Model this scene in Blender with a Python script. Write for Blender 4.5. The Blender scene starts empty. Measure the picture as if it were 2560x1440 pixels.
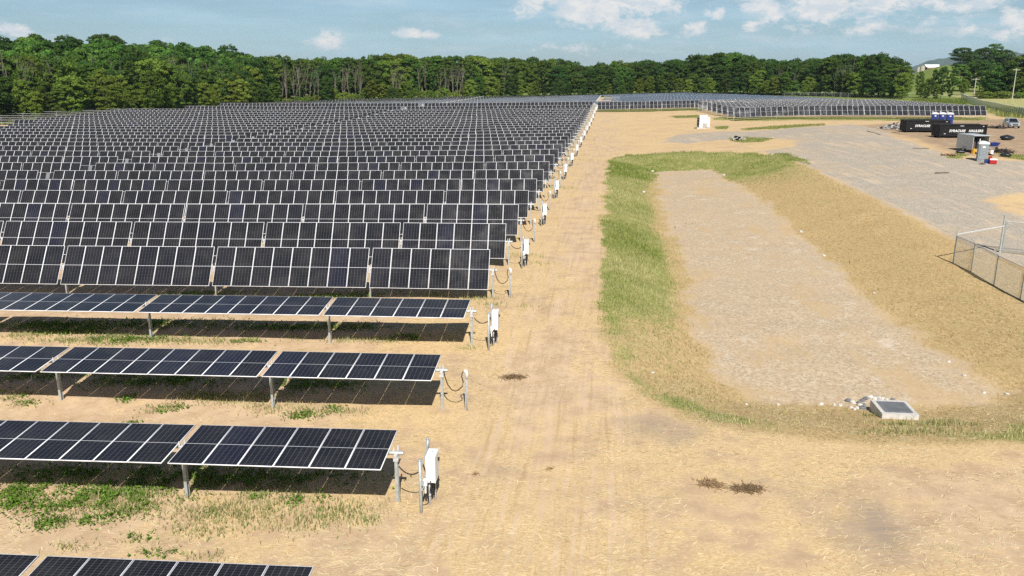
import bpy, math, random
import numpy as np
from mathutils import Matrix, Vector
random.seed(7); RNG = np.random.default_rng(7)
scene = bpy.context.scene
COL = scene.collection
R = math.radians

# ------------------------------------------------------------------ camera, sky, sun, exposure
CAM_Z, PITCH, FPX = 13.5, 14.70, 2050.0          # drone height, degrees down, focal length in 2560-wide pixels
cam = bpy.data.cameras.new('Camera'); camo = bpy.data.objects.new('Camera', cam); COL.objects.link(camo)
cam.sensor_width = 36.0; cam.lens = 36.0 * FPX / 2560.0
cam.clip_start = 0.5; cam.clip_end = 20000.0
camo.location = (0, 0, CAM_Z); camo.rotation_euler = (R(90 - PITCH), 0, 0)
scene.camera = camo
SUN_EL, SUN_AZ = 46.5, 174.0                     # azimuth clockwise from +Y: behind the drone, a little to the right
sun = bpy.data.lights.new('Sun', 'SUN'); suno = bpy.data.objects.new('Sun', sun); COL.objects.link(suno)
sun.energy = 5.0; sun.angle = R(0.53); sun.color = (1.0, 0.96, 0.895)
_d = Vector((math.sin(R(SUN_AZ)) * math.cos(R(SUN_EL)), math.cos(R(SUN_AZ)) * math.cos(R(SUN_EL)), math.sin(R(SUN_EL))))
suno.rotation_euler = (-_d).to_track_quat('-Z', 'Y').to_euler()
scene.view_settings.view_transform = 'Standard'; scene.view_settings.look = 'None'
scene.view_settings.gamma = 1.0; scene.view_settings.exposure = 0.27; scene.view_settings.use_curve_mapping = False
scene.cycles.use_denoising = False
scene.cycles.max_bounces = 6; scene.cycles.diffuse_bounces = 3; scene.cycles.transparent_max_bounces = 12

class NT:
    """small node-tree writer"""
    def __init__(s, tree): s.t = tree; s.n = tree.nodes; s.l = tree.links
    def new(s, kind, **kw):
        n = s.n.new(kind)
        for k, v in kw.items(): setattr(n, k, v)
        return n
    def put(s, inp, v):
        if v is None: return
        if hasattr(v, 'is_output'): s.l.new(v, inp)
        elif isinstance(v, (tuple, list)) and len(v) == 3 and inp.type == 'RGBA': inp.default_value = (*v, 1)
        else: inp.default_value = v
    def math(s, op, a, b=None, c=None, clamp=False):
        n = s.new('ShaderNodeMath', operation=op, use_clamp=clamp)
        for i, v in enumerate((a, b, c)): s.put(n.inputs[i], v)
        return n.outputs[0]
    def vmath(s, op, a, b=None):
        n = s.new('ShaderNodeVectorMath', operation=op)
        s.put(n.inputs[0], a)
        if b is not None: s.put(n.inputs[1], b)
        return n.outputs['Value'] if op in ('LENGTH', 'DOT_PRODUCT', 'DISTANCE') else n.outputs[0]
    def mix(s, f, a, b, blend='MIX'):
        n = s.new('ShaderNodeMix', data_type='RGBA', blend_type=blend)
        s.put(n.inputs[0], f); s.put(n.inputs[6], a); s.put(n.inputs[7], b)
        return n.outputs[2]
    def noise(s, vec, scale, detail=4.0, rough=0.55, dist=0.0, out=0):
        n = s.new('ShaderNodeTexNoise'); s.put(n.inputs['Vector'], vec)
        n.inputs['Scale'].default_value = scale; n.inputs['Detail'].default_value = detail
        n.inputs['Roughness'].default_value = rough; n.inputs['Distortion'].default_value = dist
        return n.outputs[out]
    def ramp(s, v, a, b, lo=0.0, hi=1.0, smooth=True):
        n = s.new('ShaderNodeMapRange', interpolation_type='SMOOTHSTEP' if smooth else 'LINEAR')
        s.put(n.inputs[0], v); n.inputs[1].default_value = a; n.inputs[2].default_value = b
        n.inputs[3].default_value = lo; n.inputs[4].default_value = hi
        return n.outputs[0]
    def scalev(s, vec, sx, sy, sz, rz=0.0):
        n = s.new('ShaderNodeMapping'); s.put(n.inputs[0], vec)
        n.inputs['Rotation'].default_value = (0, 0, rz); n.inputs['Scale'].default_value = (sx, sy, sz)
        return n.outputs[0]
    def attr(s, name, out='Color'):
        n = s.new('ShaderNodeAttribute', attribute_name=name); return n.outputs[out]
    def sep(s, v):
        n = s.new('ShaderNodeSeparateXYZ'); s.put(n.inputs[0], v); return n.outputs

# sky: physical sky with fair-weather cumulus at their bearings, thin elsewhere
world = bpy.data.worlds.new('World'); scene.world = world; world.use_nodes = True
W = NT(world.node_tree); W.n.clear()
sky = W.new('ShaderNodeTexSky', sky_type='NISHITA'); sky.sun_disc = False
sky.sun_elevation = R(SUN_EL); sky.sun_rotation = R(SUN_AZ); sky.altitude = 200
sky.air_density = 1.0; sky.dust_density = 0.25; sky.ozone_density = 1.6
dirv = W.new('ShaderNodeTexCoord').outputs['Generated']
dx, dy, dz = W.sep(dirv)
az = W.math('ARCTAN2', dx, dy); el = W.math('ARCSINE', dz)
ae = W.new('ShaderNodeCombineXYZ'); W.l.new(az, ae.inputs[0]); W.l.new(el, ae.inputs[1])
AE = ae.outputs[0]
def bearing(px, py):
    x, yc = (px - 1280) / FPX, (py - 720) / FPX
    c, s = math.cos(R(PITCH)), math.sin(R(PITCH))
    v = Vector((x, c + (-yc) * s, -s + (-yc) * c)).normalized()
    return math.atan2(v.x, v.y), math.asin(v.z)
CLOUDS = [  # bearing of the centre (from the photo), half width, half height (2560 px), weight
    (1318, 18, 62, 34, .75), (1470, 14, 120, 52, 1.15), (1600, 10, 130, 40, .9), (1590, 68, 95, 34, .95), (1690, 16, 60, 22, .7),
    (1725, 76, 48, 26, .85), (1768, 24, 22, 16, .7), (1798, 30, 22, 18, .8), (1905, 22, 60, 40, .95), (1965, 26, 60, 30, .6),
    (1875, 60, 30, 22, .7), (2060, 18, 110, 38, 1.1), (2200, 10, 150, 28, 1.0), (2380, 8, 160, 30, .75), (2020, 70, 60, 18, .6),
    (2150, 70, 130, 26, .5), (2300, 44, 80, 24, .6), (2300, 82, 50, 16, .6), (2410, 70, 50, 34, .8), (2530, 44, 60, 30, .9),
    (2540, 78, 70, 26, .8), (820, 100, 58, 30, .95), (1022, 84, 40, 18, .9), (1076, 88, 30, 14, .85), (32, 74, 42, 20, .9),
    (135, 96, 40, 20, .5), (425, 100, 60, 20, .35), (1440, 120, 170, 26, .42), (1300, 100, 60, 12, .3), (1560, 116, 34, 16, .45),
    (1780, 114, 40, 16, .4), (1950, 100, 60, 14, .35), (2100, 90, 160, 20, .3), (-260, 60, 120, 40, .8), (2840, 40, 160, 60, .9)]
TINT = (0.74, 0.91, 1.08)
skyc = W.mix(1.0, sky.outputs[0], TINT, 'MULTIPLY')
# low band of sky: the clouds of the photo, with their ragged edges
cover = None
for px, py, rw, rh, wt in CLOUDS:
    a, e = bearing(px, py)
    v = W.vmath('MULTIPLY', W.vmath('SUBTRACT', AE, (a, e, 0)), (FPX / rw, FPX / rh, 0))
    b = W.math('MULTIPLY', W.ramp(W.vmath('LENGTH', v), 1.55, 0.0), wt)
    cover = b if cover is None else W.math('MAXIMUM', cover, b)
warp = W.vmath('ADD', dirv, W.vmath('MULTIPLY', W.vmath('SUBTRACT', W.noise(dirv, 26, 4, .6, 0, 1), (.5, .5, .5)), (.030, .030, .012)))
puff = W.noise(W.scalev(warp, 1, 1, 1.9), 30, 9, .68, .0)
dens = W.math('ADD', W.math('MULTIPLY', cover, .95), W.math('MULTIPLY', W.math('SUBTRACT', puff, .5), 2.3))
dens = W.math('MULTIPLY', W.ramp(dens, .30, .82), W.ramp(cover, .04, .22))
wisp = W.ramp(W.noise(W.scalev(warp, 1, 1, 5.5), 11, 7, .66), .46, .74, 0.0, .40)
wisp = W.math('MULTIPLY', wisp, W.ramp(az, -.55, .25, .35, 1.0))
veil = W.ramp(W.noise(W.scalev(dirv, 1, 1, 9.0), 4.0, 5, .6), .36, .72, 0.38, .72)
lit = W.ramp(W.noise(W.scalev(warp, 1, 1, 2.4), 46, 6, .62), .34, .62)
low = W.mix(veil, skyc, (7.8, 11.6, 14.0))
low = W.mix(wisp, low, (11.6, 12.6, 13.4))
low = W.mix(W.math('MULTIPLY', dens, .95), low, W.mix(lit, (10.6, 11.8, 12.9), (14.2, 14.0, 13.8)))
# the rest of the sky carries the same kind of scattered cumulus
open_sky = W.ramp(W.math('ADD', W.noise(W.scalev(dirv, 1, 1, 2.2), 3.4, 5, .58), W.ramp(el, .10, .60, .16, .0, False)), .56, .76)  # extra cloud low down, added to brighten reflections in the flat panels
high = W.mix(W.ramp(el, .10, .42, .58, .0, False), skyc, (7.5, 11.2, 13.5))  # pale veil low down, added for the same panel reflections
high = W.mix(W.math('MULTIPLY', open_sky, .85), high, (10.2, 10.4, 10.6))
SKY_STRENGTH = 0.050
bl = W.new('ShaderNodeBackground'); W.l.new(low, bl.inputs[0]); bl.inputs[1].default_value = SKY_STRENGTH
bh = W.new('ShaderNodeBackground'); W.l.new(high, bh.inputs[0]); bh.inputs[1].default_value = SKY_STRENGTH
band = W.math('MULTIPLY', W.ramp(el, .17, .12), W.ramp(W.math('ABSOLUTE', az), 1.0, .85))
bg = W.new('ShaderNodeMixShader'); W.l.new(band, bg.inputs[0]); W.l.new(bh.outputs[0], bg.inputs[1]); W.l.new(bl.outputs[0], bg.inputs[2])
wo = W.new('ShaderNodeOutputWorld'); W.l.new(bg.outputs[0], wo.inputs[0])

# ------------------------------------------------------------------ terrain
def sstep(a, b, x):
    t = np.clip((np.asarray(x, float) - a) / (b - a), 0, 1); return t * t * (3 - 2 * t)
def x_end(y): return -3.95 + 0.1237 * (np.asarray(y, float) - 24.4)     # line of the tracker ends along the lane
_PY = [-80, 0, 24, 32, 39, 46, 60, 100, 190, 210, 250, 330, 420, 900, 9000]
_PZ = [0, 0, -.1, .05, .6, .95, 1.3, 1.45, 1.45, 1.8, 2.4, 2.1, 2.0, 2.0, 2.0]
_QZ = [(-80, 0), (30, 0), (50, .2), (60, .8), (80, 2.2), (97, 3.25), (120, 3.9), (150, 4.05), (183, 3.7), (250, 3.3), (420, 3.1), (9000, 3.1)]
_ring = np.linspace(-5, 5, 7)
def _soft(y, xs, zs):
    y = np.asarray(y, float); return sum(np.interp(y + o, xs, zs) for o in _ring) / len(_ring)
EDGE_PX = [-700, -400, 0, 300, 550, 700, 900, 1250, 1500, 1700, 2000, 2200, 2290, 2380, 2600, 3200]
EDGE_D = [200, 208, 220, 250, 284, 316, 352, 400, 420, 420, 390, 352, 332, 340, 330, 330]
def edge_dist(u): return np.interp(1280 + 2105 * np.asarray(u, float), EDGE_PX, EDGE_D)
def vnoise(x, y, s, seed=0):
    """smooth value noise, -1..1"""
    x = np.asarray(x, float) / s + 1000.3 + seed * 17.7; y = np.asarray(y, float) / s + 700.9 + seed * 9.1
    xi, yi = np.floor(x), np.floor(y); fx, fy = x - xi, y - yi
    fx, fy = fx * fx * (3 - 2 * fx), fy * fy * (3 - 2 * fy)
    def h(a, b):
        v = np.sin(a * 127.1 + b * 311.7 + seed * 74.7) * 43758.5453; return (v - np.floor(v)) * 2 - 1
    return (h(xi, yi) * (1 - fx) + h(xi + 1, yi) * fx) * (1 - fy) + (h(xi, yi + 1) * (1 - fx) + h(xi + 1, yi + 1) * fx) * fy
def base_z(x, y):
    x, y = np.asarray(x, float), np.asarray(y, float)
    rel = x - x_end(y)
    p = _soft(y, _PY, _PZ); q = _soft(y, [a for a, _ in _QZ], [b for _, b in _QZ])
    z = p + (q - p) * sstep(2, 48, rel)
    z = z - 0.9 * (1 - np.exp(np.minimum(rel, 0) / 35.0))
    u = x / np.maximum(y, 20.0); ya = np.maximum(y, 20.0)
    behind = ya - edge_dist(u)
    z = z + 19 * sstep(-.16, -.52, u) * sstep(0, 170, behind) * (1 - .5 * sstep(600, 2500, y))
    z = z + 17 * sstep(.42, .52, u) * sstep(-20, 380, behind) * (1 - sstep(1400, 3000, y))
    return z
def ray(px, py):
    x, yc = (px - 1280) / FPX, (py - 720) / FPX
    c, s = math.cos(R(PITCH)), math.sin(R(PITCH))
    return np.array([x, c - yc * s, -s - yc * c])
def at(px, py, fn=base_z, dz=0.0):
    """the point of the ground that the drone sees at this bearing"""
    v = ray(px, py); t = 5.0
    for _ in range(400):
        p = v * t; h = CAM_Z + p[2] - (float(fn(p[0], p[1])) + dz)
        if h < 0.004 or t > 4000: break
        t += max(h * 1.2, .01)
    return float(v[0] * t), float(v[1] * t)
OUTER = [at(*p) for p in [(1530, 398), (1512, 480), (1507, 600), (1499, 720), (1497, 830), (1532, 930), (1620, 1000), (1740, 1055), (1900, 1088),
         (2150, 1108), (2400, 1116), (2640, 1116), (2800, 1040), (2760, 940), (2640, 850), (2480, 742), (2360, 650), (2310, 585), (2180, 503), (2070, 445), (1990, 397), (1940, 387), (1840, 380), (1700, 380), (1570, 386)]]
DEEP = 1.35
INNER = [at(*p, dz=-DEEP) for p in [(1640, 428), (1780, 424), (1830, 455), (1900, 505), (2000, 585), (2100, 680), (2200, 775), (2300, 850), (2400, 932), (2500, 985), (2490, 1012),
         (2300, 1018), (2150, 1012), (2000, 1012), (1872, 1002), (1806, 930), (1772, 850), (1730, 740), (1690, 620), (1662, 530), (1650, 470)]]
def poly_sd(x, y, poly):
    """signed distance to a polygon: negative inside"""
    x, y = np.asarray(x, float), np.asarray(y, float)
    d = np.full(x.shape, 1e18); inside = np.zeros(x.shape, bool)
    for i in range(len(poly)):
        ax, ay = poly[i]; bx, by = poly[i - 1]
        ex, ey = bx - ax, by - ay
        t = np.clip(((x - ax) * ex + (y - ay) * ey) / (ex * ex + ey * ey + 1e-9), 0, 1)
        d = np.minimum(d, (x - ax - ex * t) ** 2 + (y - ay - ey * t) ** 2)
        c = ((ay > y) != (by > y)) & (x < (bx - ax) * (y - ay) / (by - ay + 1e-12) + ax)
        inside ^= c
    return np.where(inside, -1, 1) * np.sqrt(d)
def ground_z(x, y):
    x, y = np.asarray(x, float), np.asarray(y, float)
    z = base_z(x, y)
    so, si = poly_sd(x, y, OUTER), poly_sd(x, y, INNER)
    t = np.where(so > 0, 0.0, np.where(si < 0, 1.0, -so / np.maximum(-so + si, 1e-6)))
    z = z - DEEP * (t * t * (3 - 2 * t) * .6 + t * .4)
    near = 1 - sstep(110, 220, y)
    z = z + near * (.05 * vnoise(x, y, 2.6, 1) + .025 * vnoise(x, y, .9, 2)) + .10 * vnoise(x, y, 14, 3)
    return z
gz1 = lambda x, y: float(ground_z(np.array([x]), np.array([y]))[0])
def on(px, py):
    x, y = at(px, py, lambda a, b: gz1(a, b)); return x, y, gz1(x, y)

# ------------------------------------------------------------------ mesh helpers and object records
class MB:
    def __init__(s): s.v = []; s.f = []; s.m = []; s.uv = {}
    def add(s, verts, faces, mat=0):
        o = len(s.v); s.v += [tuple(map(float, p)) for p in verts]
        s.f += [tuple(o + i for i in f) for f in faces]; s.m += [mat] * len(faces)
        return s
    def box(s, c, d, mat=0, rz=0.0, taper=(1, 1), mtx=None):
        x, y, z = d[0] / 2, d[1] / 2, d[2] / 2; tx, ty = taper
        p = [(-x, -y, -z), (x, -y, -z), (x, y, -z), (-x, y, -z), (-x * tx, -y * ty, z), (x * tx, -y * ty, z), (x * tx, y * ty, z), (-x * tx, y * ty, z)]
        ca, sa = math.cos(rz), math.sin(rz)
        if mtx is not None: p = [tuple(mtx @ Vector(q)) for q in p]
        else: p = [(q[0] * ca - q[1] * sa + c[0], q[0] * sa + q[1] * ca + c[1], q[2] + c[2]) for q in p]
        return s.add(p, [(0, 3, 2, 1), (4, 5, 6, 7), (0, 1, 5, 4), (1, 2, 6, 5), (2, 3, 7, 6), (3, 0, 4, 7)], mat)
    def tube(s, pts, r, n=8, mat=0, caps=True):
        pts = [Vector(p) for p in pts]; rr = r if isinstance(r, (list, tuple)) else [r] * len(pts)
        rings = []
        for i, p in enumerate(pts):
            t = (pts[min(i + 1, len(pts) - 1)] - pts[max(i - 1, 0)]).normalized()
            a = t.cross(Vector((0, 0, 1)) if abs(t.z) < .9 else Vector((1, 0, 0))).normalized(); b = t.cross(a)
            rings.append([p + (a * math.cos(2 * math.pi * k / n) + b * math.sin(2 * math.pi * k / n)) * rr[i] for k in range(n)])
        v = [q for ring in rings for q in ring]; f = []
        for i in range(len(pts) - 1):
            for k in range(n):
                k2 = (k + 1) % n; f.append((i * n + k, i * n + k2, (i + 1) * n + k2, (i + 1) * n + k))
        if caps: f += [tuple(range(n - 1, -1, -1)), tuple((len(pts) - 1) * n + k for k in range(n))]
        return s.add(v, f, mat)
    def prism(s, poly, y0, y1, mat=0):
        """polygon in x-z pushed along y"""
        n = len(poly); v = [(x, y0, z) for x, z in poly] + [(x, y1, z) for x, z in poly]
        f = [tuple(range(n)), tuple(range(2 * n - 1, n - 1, -1))] + [(i, i + n, (i + 1) % n + n, (i + 1) % n) for i in range(n)]
        return s.add(v, f, mat)
    def mesh(s, name, mats, smooth=False):
        me = bpy.data.meshes.new(name); me.from_pydata(s.v, [], s.f)
        for m in mats if isinstance(mats, (list, tuple)) else [mats]: me.materials.append(m)
        me.polygons.foreach_set('material_index', s.m)
        if smooth: me.polygons.foreach_set('use_smooth', [True] * len(s.f))
        me.update(); return me
    def build(s, name, mats, parent=None, loc=(0, 0, 0), rz=0.0, smooth=False):
        return link(name, s.mesh(name, mats, smooth), parent, loc, rz)
def link(name, data, parent=None, loc=(0, 0, 0), rz=0.0):
    o = bpy.data.objects.new(name, data); COL.objects.link(o)
    o.location = loc; o.rotation_euler = (0, 0, rz); o.parent = parent
    return o
def tag(o, label, cat=None, group=None, kind=None):
    o['label'] = label
    if cat: o['category'] = cat
    if group: o['group'] = group
    if kind: o['kind'] = kind
    return o
def thing(name, label, cat, loc=(0, 0, 0), rz=0.0, group=None):
    return tag(link(name, None, None, loc, rz), label, cat, group)
def np_mesh(name, verts, faces_flat, size, mats, midx=None, cols=None, uvs=None):
    """big mesh from arrays; all faces have `size` corners"""
    me = bpy.data.meshes.new(name); nv, nf = len(verts), len(faces_flat) // size
    me.vertices.add(nv); me.vertices.foreach_set('co', np.asarray(verts, np.float32).ravel())
    me.loops.add(nf * size); me.loops.foreach_set('vertex_index', np.asarray(faces_flat, np.int32))
    me.polygons.add(nf); me.polygons.foreach_set('loop_start', np.arange(0, nf * size, size, dtype=np.int32))
    for m in mats: me.materials.append(m)
    if midx is not None: me.polygons.foreach_set('material_index', np.asarray(midx, np.int32))
    for k, c in (cols or {}).items():
        a = me.color_attributes.new(k, 'FLOAT_COLOR', 'POINT')
        cc = np.ones((nv, 4), np.float32); cc[:, :c.shape[1]] = c; a.data.foreach_set('color', cc.ravel())
    if uvs is not None:
        l = me.uv_layers.new(name='UVMap'); l.data.foreach_set('uv', np.asarray(uvs, np.float32).ravel())
    me.update(calc_edges=True); me.validate(); return me
ONES = ['', 'first', 'second', 'third', 'fourth', 'fifth', 'sixth', 'seventh', 'eighth', 'ninth', 'tenth', 'eleventh', 'twelfth', 'thirteenth', 'fourteenth', 'fifteenth',
        'sixteenth', 'seventeenth', 'eighteenth', 'nineteenth']
TENS = ['', '', 'twent', 'thirt', 'fort', 'fift', 'sixt', 'sevent', 'eight', 'ninet']
def nth(n):
    if n >= 100: return 'hundredth' if n == 100 else 'hundred-and-' + nth(n - 100)
    if n < 20: return ONES[n]
    return TENS[n // 10] + ('ieth' if n % 10 == 0 else 'y-' + ONES[n % 10])

# ------------------------------------------------------------------ materials
MATS = {}
def pbr(name, color, rough=.6, metal=0.0, spec=.5, var=0.0, vscale=3.0, bump=0.0, bscale=30.0, dirt=None, coat=0.0):
    """Principled surface with uneven tone, optional dirt and fine relief"""
    m = bpy.data.materials.new(name); m.use_nodes = True; N = NT(m.node_tree)
    b = N.n['Principled BSDF']; pos = N.new('ShaderNodeNewGeometry').outputs['Position']
    b.inputs['Roughness'].default_value = rough; b.inputs['Metallic'].default_value = metal
    b.inputs['Specular IOR Level'].default_value = spec; b.inputs['Coat Weight'].default_value = coat
    if var or dirt:
        c = N.mix(N.ramp(N.noise(pos, vscale, 6, .6), .3, .7), tuple(x * (1 - var) for x in color), tuple(min(1, x * (1 + var)) for x in color))
        if dirt: c = N.mix(N.math('MULTIPLY', N.ramp(N.noise(pos, vscale * 2.3, 7, .65), .48, .72), dirt[1]), c, dirt[0])
        N.put(b.inputs['Base Color'], c)
    else: N.put(b.inputs['Base Color'], color)
    if bump:
        bn = N.new('ShaderNodeBump'); bn.inputs['Strength'].default_value = bump; bn.inputs['Distance'].default_value = .02
        N.put(bn.inputs['Height'], N.noise(pos, bscale, 5, .6)); N.put(b.inputs['Normal'], bn.outputs[0])
    MATS[name] = m; return m
pbr('galvanised', (.40, .42, .41), .5, .2, var=.16, vscale=9)
pbr('aluminium', (.86, .86, .87), .42, .0, var=.04, vscale=2)
pbr('bearing_grey', (.62, .63, .63), .4, .2, var=.15, vscale=14)
pbr('backsheet', (.42, .42, .43), .6)
pbr('white_paint', (.80, .80, .78), .4, var=.04, vscale=2, dirt=((.5, .45, .36), .35))
pbr('white_plastic', (.78, .78, .77), .45, var=.05)
pbr('black_rubber', (.018, .017, .016), .55)
pbr('brown_cable', (.05, .022, .014), .5)
pbr('black_paint', (.010, .010, .011), .6, spec=.25, var=.3, vscale=3, dirt=((.05, .04, .032), .35), bump=.1, bscale=14)
pbr('lettering', (.82, .82, .80), .6)
pbr('blue_plastic', (.012, .035, .20), .45, var=.12)
pbr('grey_plastic', (.26, .29, .30), .5, var=.1)
pbr('dark_gap', (.006, .006, .007), .8)
pbr('trailer_grey', (.50, .53, .54), .4, .1, var=.06, dirt=((.35, .30, .22), .3))
pbr('tyre', (.02, .02, .02), .8)
pbr('car_paint', (.52, .55, .58), .28, .45, var=.03, coat=.6)
pbr('car_glass', (.012, .015, .018), .06, spec=.8)
pbr('head_lamp', (.7, .72, .75), .15)
pbr('red_plastic', (.42, .018, .02), .45)
pbr('yellow_plastic', (.60, .34, .03), .5)
pbr('plywood', (.48, .30, .16), .7, var=.15, vscale=6)
pbr('rusty_scrap', (.10, .065, .045), .75, var=.4, vscale=5)
pbr('scrap_light', (.42, .39, .35), .6, var=.35, vscale=6)
pbr('dark_bag', (.02, .022, .026), .38, var=.4, vscale=6, bump=.4, bscale=12)
pbr('concrete', (.56, .54, .50), .8, var=.12, vscale=5, dirt=((.33, .29, .23), .5), bump=.2, bscale=60)
pbr('grate_steel', (.20, .21, .22), .5, .3, var=.15)
pbr('limestone', (.56, .53, .48), .85, var=.22, vscale=6, bump=.4, bscale=18)
pbr('dark_stone', (.16, .165, .17), .85, var=.3, vscale=6, bump=.4, bscale=18)
pbr('pole_wood', (.50, .46, .38), .8, var=.12, vscale=2)
pbr('bark', (.075, .06, .045), .9, var=.3, vscale=3)
pbr('dead_wood', (.185, .16, .13), .9, var=.25, vscale=2)
pbr('barn_white', (.82, .83, .84), .5)
pbr('silo_concrete', (.45, .40, .32), .8, var=.1)
pbr('barn_red', (.20, .06, .05), .8)

def leafmat(name, color, hue=.022, trans=.36):
    m = bpy.data.materials.new(name); m.use_nodes = True; N = NT(m.node_tree); N.n.remove(N.n['Principled BSDF'])
    oi = N.new('ShaderNodeObjectInfo'); hs = N.new('ShaderNodeHueSaturation')
    t = N.attr('tint')
    N.put(hs.inputs['Color'], N.mix(1.0, color, t, 'MULTIPLY'))
    N.put(hs.inputs['Hue'], N.ramp(oi.outputs['Random'], 0, 1, .5 - hue, .5 + hue, False))
    r2 = N.math('FRACT', N.math('MULTIPLY', oi.outputs['Random'], 17.31))
    N.put(hs.inputs['Value'], N.ramp(r2, 0, 1, .72, 1.35, False))
    d = N.new('ShaderNodeBsdfDiffuse'); tr = N.new('ShaderNodeBsdfTranslucent'); mx = N.new('ShaderNodeMixShader')
    N.l.new(hs.outputs[0], d.inputs[0]); N.put(tr.inputs[0], N.mix(1.0, hs.outputs[0], (1.0, 1.15, .45), 'MULTIPLY'))
    mx.inputs[0].default_value = trans; N.l.new(d.outputs[0], mx.inputs[1]); N.l.new(tr.outputs[0], mx.inputs[2])
    N.l.new(mx.outputs[0], N.n['Material Output'].inputs[0]); MATS[name] = m; return m
leafmat('leaf_dark', (.064, .116, .028)); leafmat('leaf_mid', (.092, .155, .030)); leafmat('leaf_light', (.155, .215, .038))
leafmat('blade', (1, 1, 1), .0, .25)

def pv_material():
    m = bpy.data.materials.new('pv_glass'); m.use_nodes = True; N = NT(m.node_tree); b = N.n['Principled BSDF']
    uv = N.new('ShaderNodeUVMap').outputs[0]; u, v, _ = N.sep(uv)
    rnd = N.math('ADD', N.new('ShaderNodeObjectInfo').outputs['Random'], N.attr('pid', 'Fac')); rnd = N.math('FRACT', N.math('MULTIPLY', rnd, 7.13))
    def line(c, n, w):
        f = N.math('FRACT', N.math('MULTIPLY', c, n)); return N.math('GREATER_THAN', N.math('ABSOLUTE', N.math('SUBTRACT', f, .5)), .5 - w / 2)
    vert = line(u, 6.0, .045)
    hor = line(v, 26.0, .07)
    mid = N.math('LESS_THAN', N.math('ABSOLUTE', N.math('SUBTRACT', v, .5)), .0048)
    cell = N.mix(rnd, (.0060, .0060, .0068), (.0085, .0088, .0130))
    cell = N.mix(N.math('MULTIPLY', N.math('GREATER_THAN', rnd, .94), .45), cell, (.008, .010, .028))
    c = N.mix(N.math('MULTIPLY', hor, .50), cell, (.13, .13, .135))
    c = N.mix(N.math('MULTIPLY', vert, .70), c, (.20, .20, .21))
    c = N.mix(mid, c, (.55, .55, .56))
    dust = N.noise(N.new('ShaderNodeNewGeometry').outputs['Position'], .9, 5, .6)
    c = N.mix(N.ramp(dust, .35, .8, .012, .06), c, (.34, .31, .27))
    N.put(b.inputs['Base Color'], c); N.put(b.inputs['Roughness'], N.ramp(dust, .3, .8, .10, .22))
    b.inputs['IOR'].default_value = 1.45
    MATS['pv_glass'] = m
pv_material()
# ------------------------------------------------------------------ ground sheet
def P(*pts): return [at(*p) for p in pts]
Z_GRAVEL = P((1660, 356), (1690, 338), (1760, 330), (1900, 327), (2010, 316), (2120, 311), (2200, 322), (2240, 345), (2330, 374), (2400, 396), (2560, 404), (2800, 424),
             (2800, 492), (2640, 486), (2520, 488), (2470, 500), (2500, 522), (2600, 548), (2800, 600), (2800, 800), (2560, 664), (2420, 612), (2330, 568), (2200, 500), (2080, 450), (2000, 412), (1930, 388),
             (1890, 378), (1985, 366), (1990, 352), (1930, 346), (1800, 350), (1720, 358))
Z_YARD = P((2130, 316), (2230, 334), (2330, 362), (2390, 388), (2560, 398), (2900, 420), (2900, 296), (2560, 298), (2470, 297), (2340, 306), (2200, 311))
Z_PATH = P((2500, 297), (2560, 297), (2700, 302), (2700, 330), (2480, 312))
Z_STAIN = P((1990, 1250), (2060, 1236), (2200, 1270), (2290, 1330), (2260, 1420), (2170, 1450), (2130, 1360), (2040, 1300))
Z_STAIN2 = P((1560, 1050), (1660, 1040), (1740, 1090), (1680, 1120), (1590, 1090))
GREENS = [P((1780, 294), (1900, 293), (2300, 294), (2470, 292), (2470, 300), (2300, 303), (1900, 302), (1790, 300)),
          P((1850, 322), (1950, 314), (2060, 310), (2060, 314), (1960, 320), (1860, 326)),
          P((1822, 346), (1850, 342), (1900, 344), (1932, 347), (1910, 354), (1860, 357), (1832, 354)),
          P((1935, 383), (1965, 384), (2010, 398), (2022, 410), (1990, 402), (1945, 390)),
          P((2368, 388), (2400, 384), (2420, 390), (2400, 397), (2370, 396)), P((2500, 384), (2560, 388), (2700, 400), (2700, 412), (2560, 402), (2500, 394)),
          P((1490, 272), (1760, 270), (1760, 276), (1490, 279)), P((1790, 316), (1820, 315), (1815, 323), (1790, 322)),
          P((1680, 290), (1745, 288), (1745, 294), (1690, 295))]
Z_DRY = P((1940, 384), (2080, 440), (2330, 560), (2560, 668), (2800, 800), (2900, 1000), (2700, 1115), (2400, 1112), (2300, 900), (2100, 600))
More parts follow.
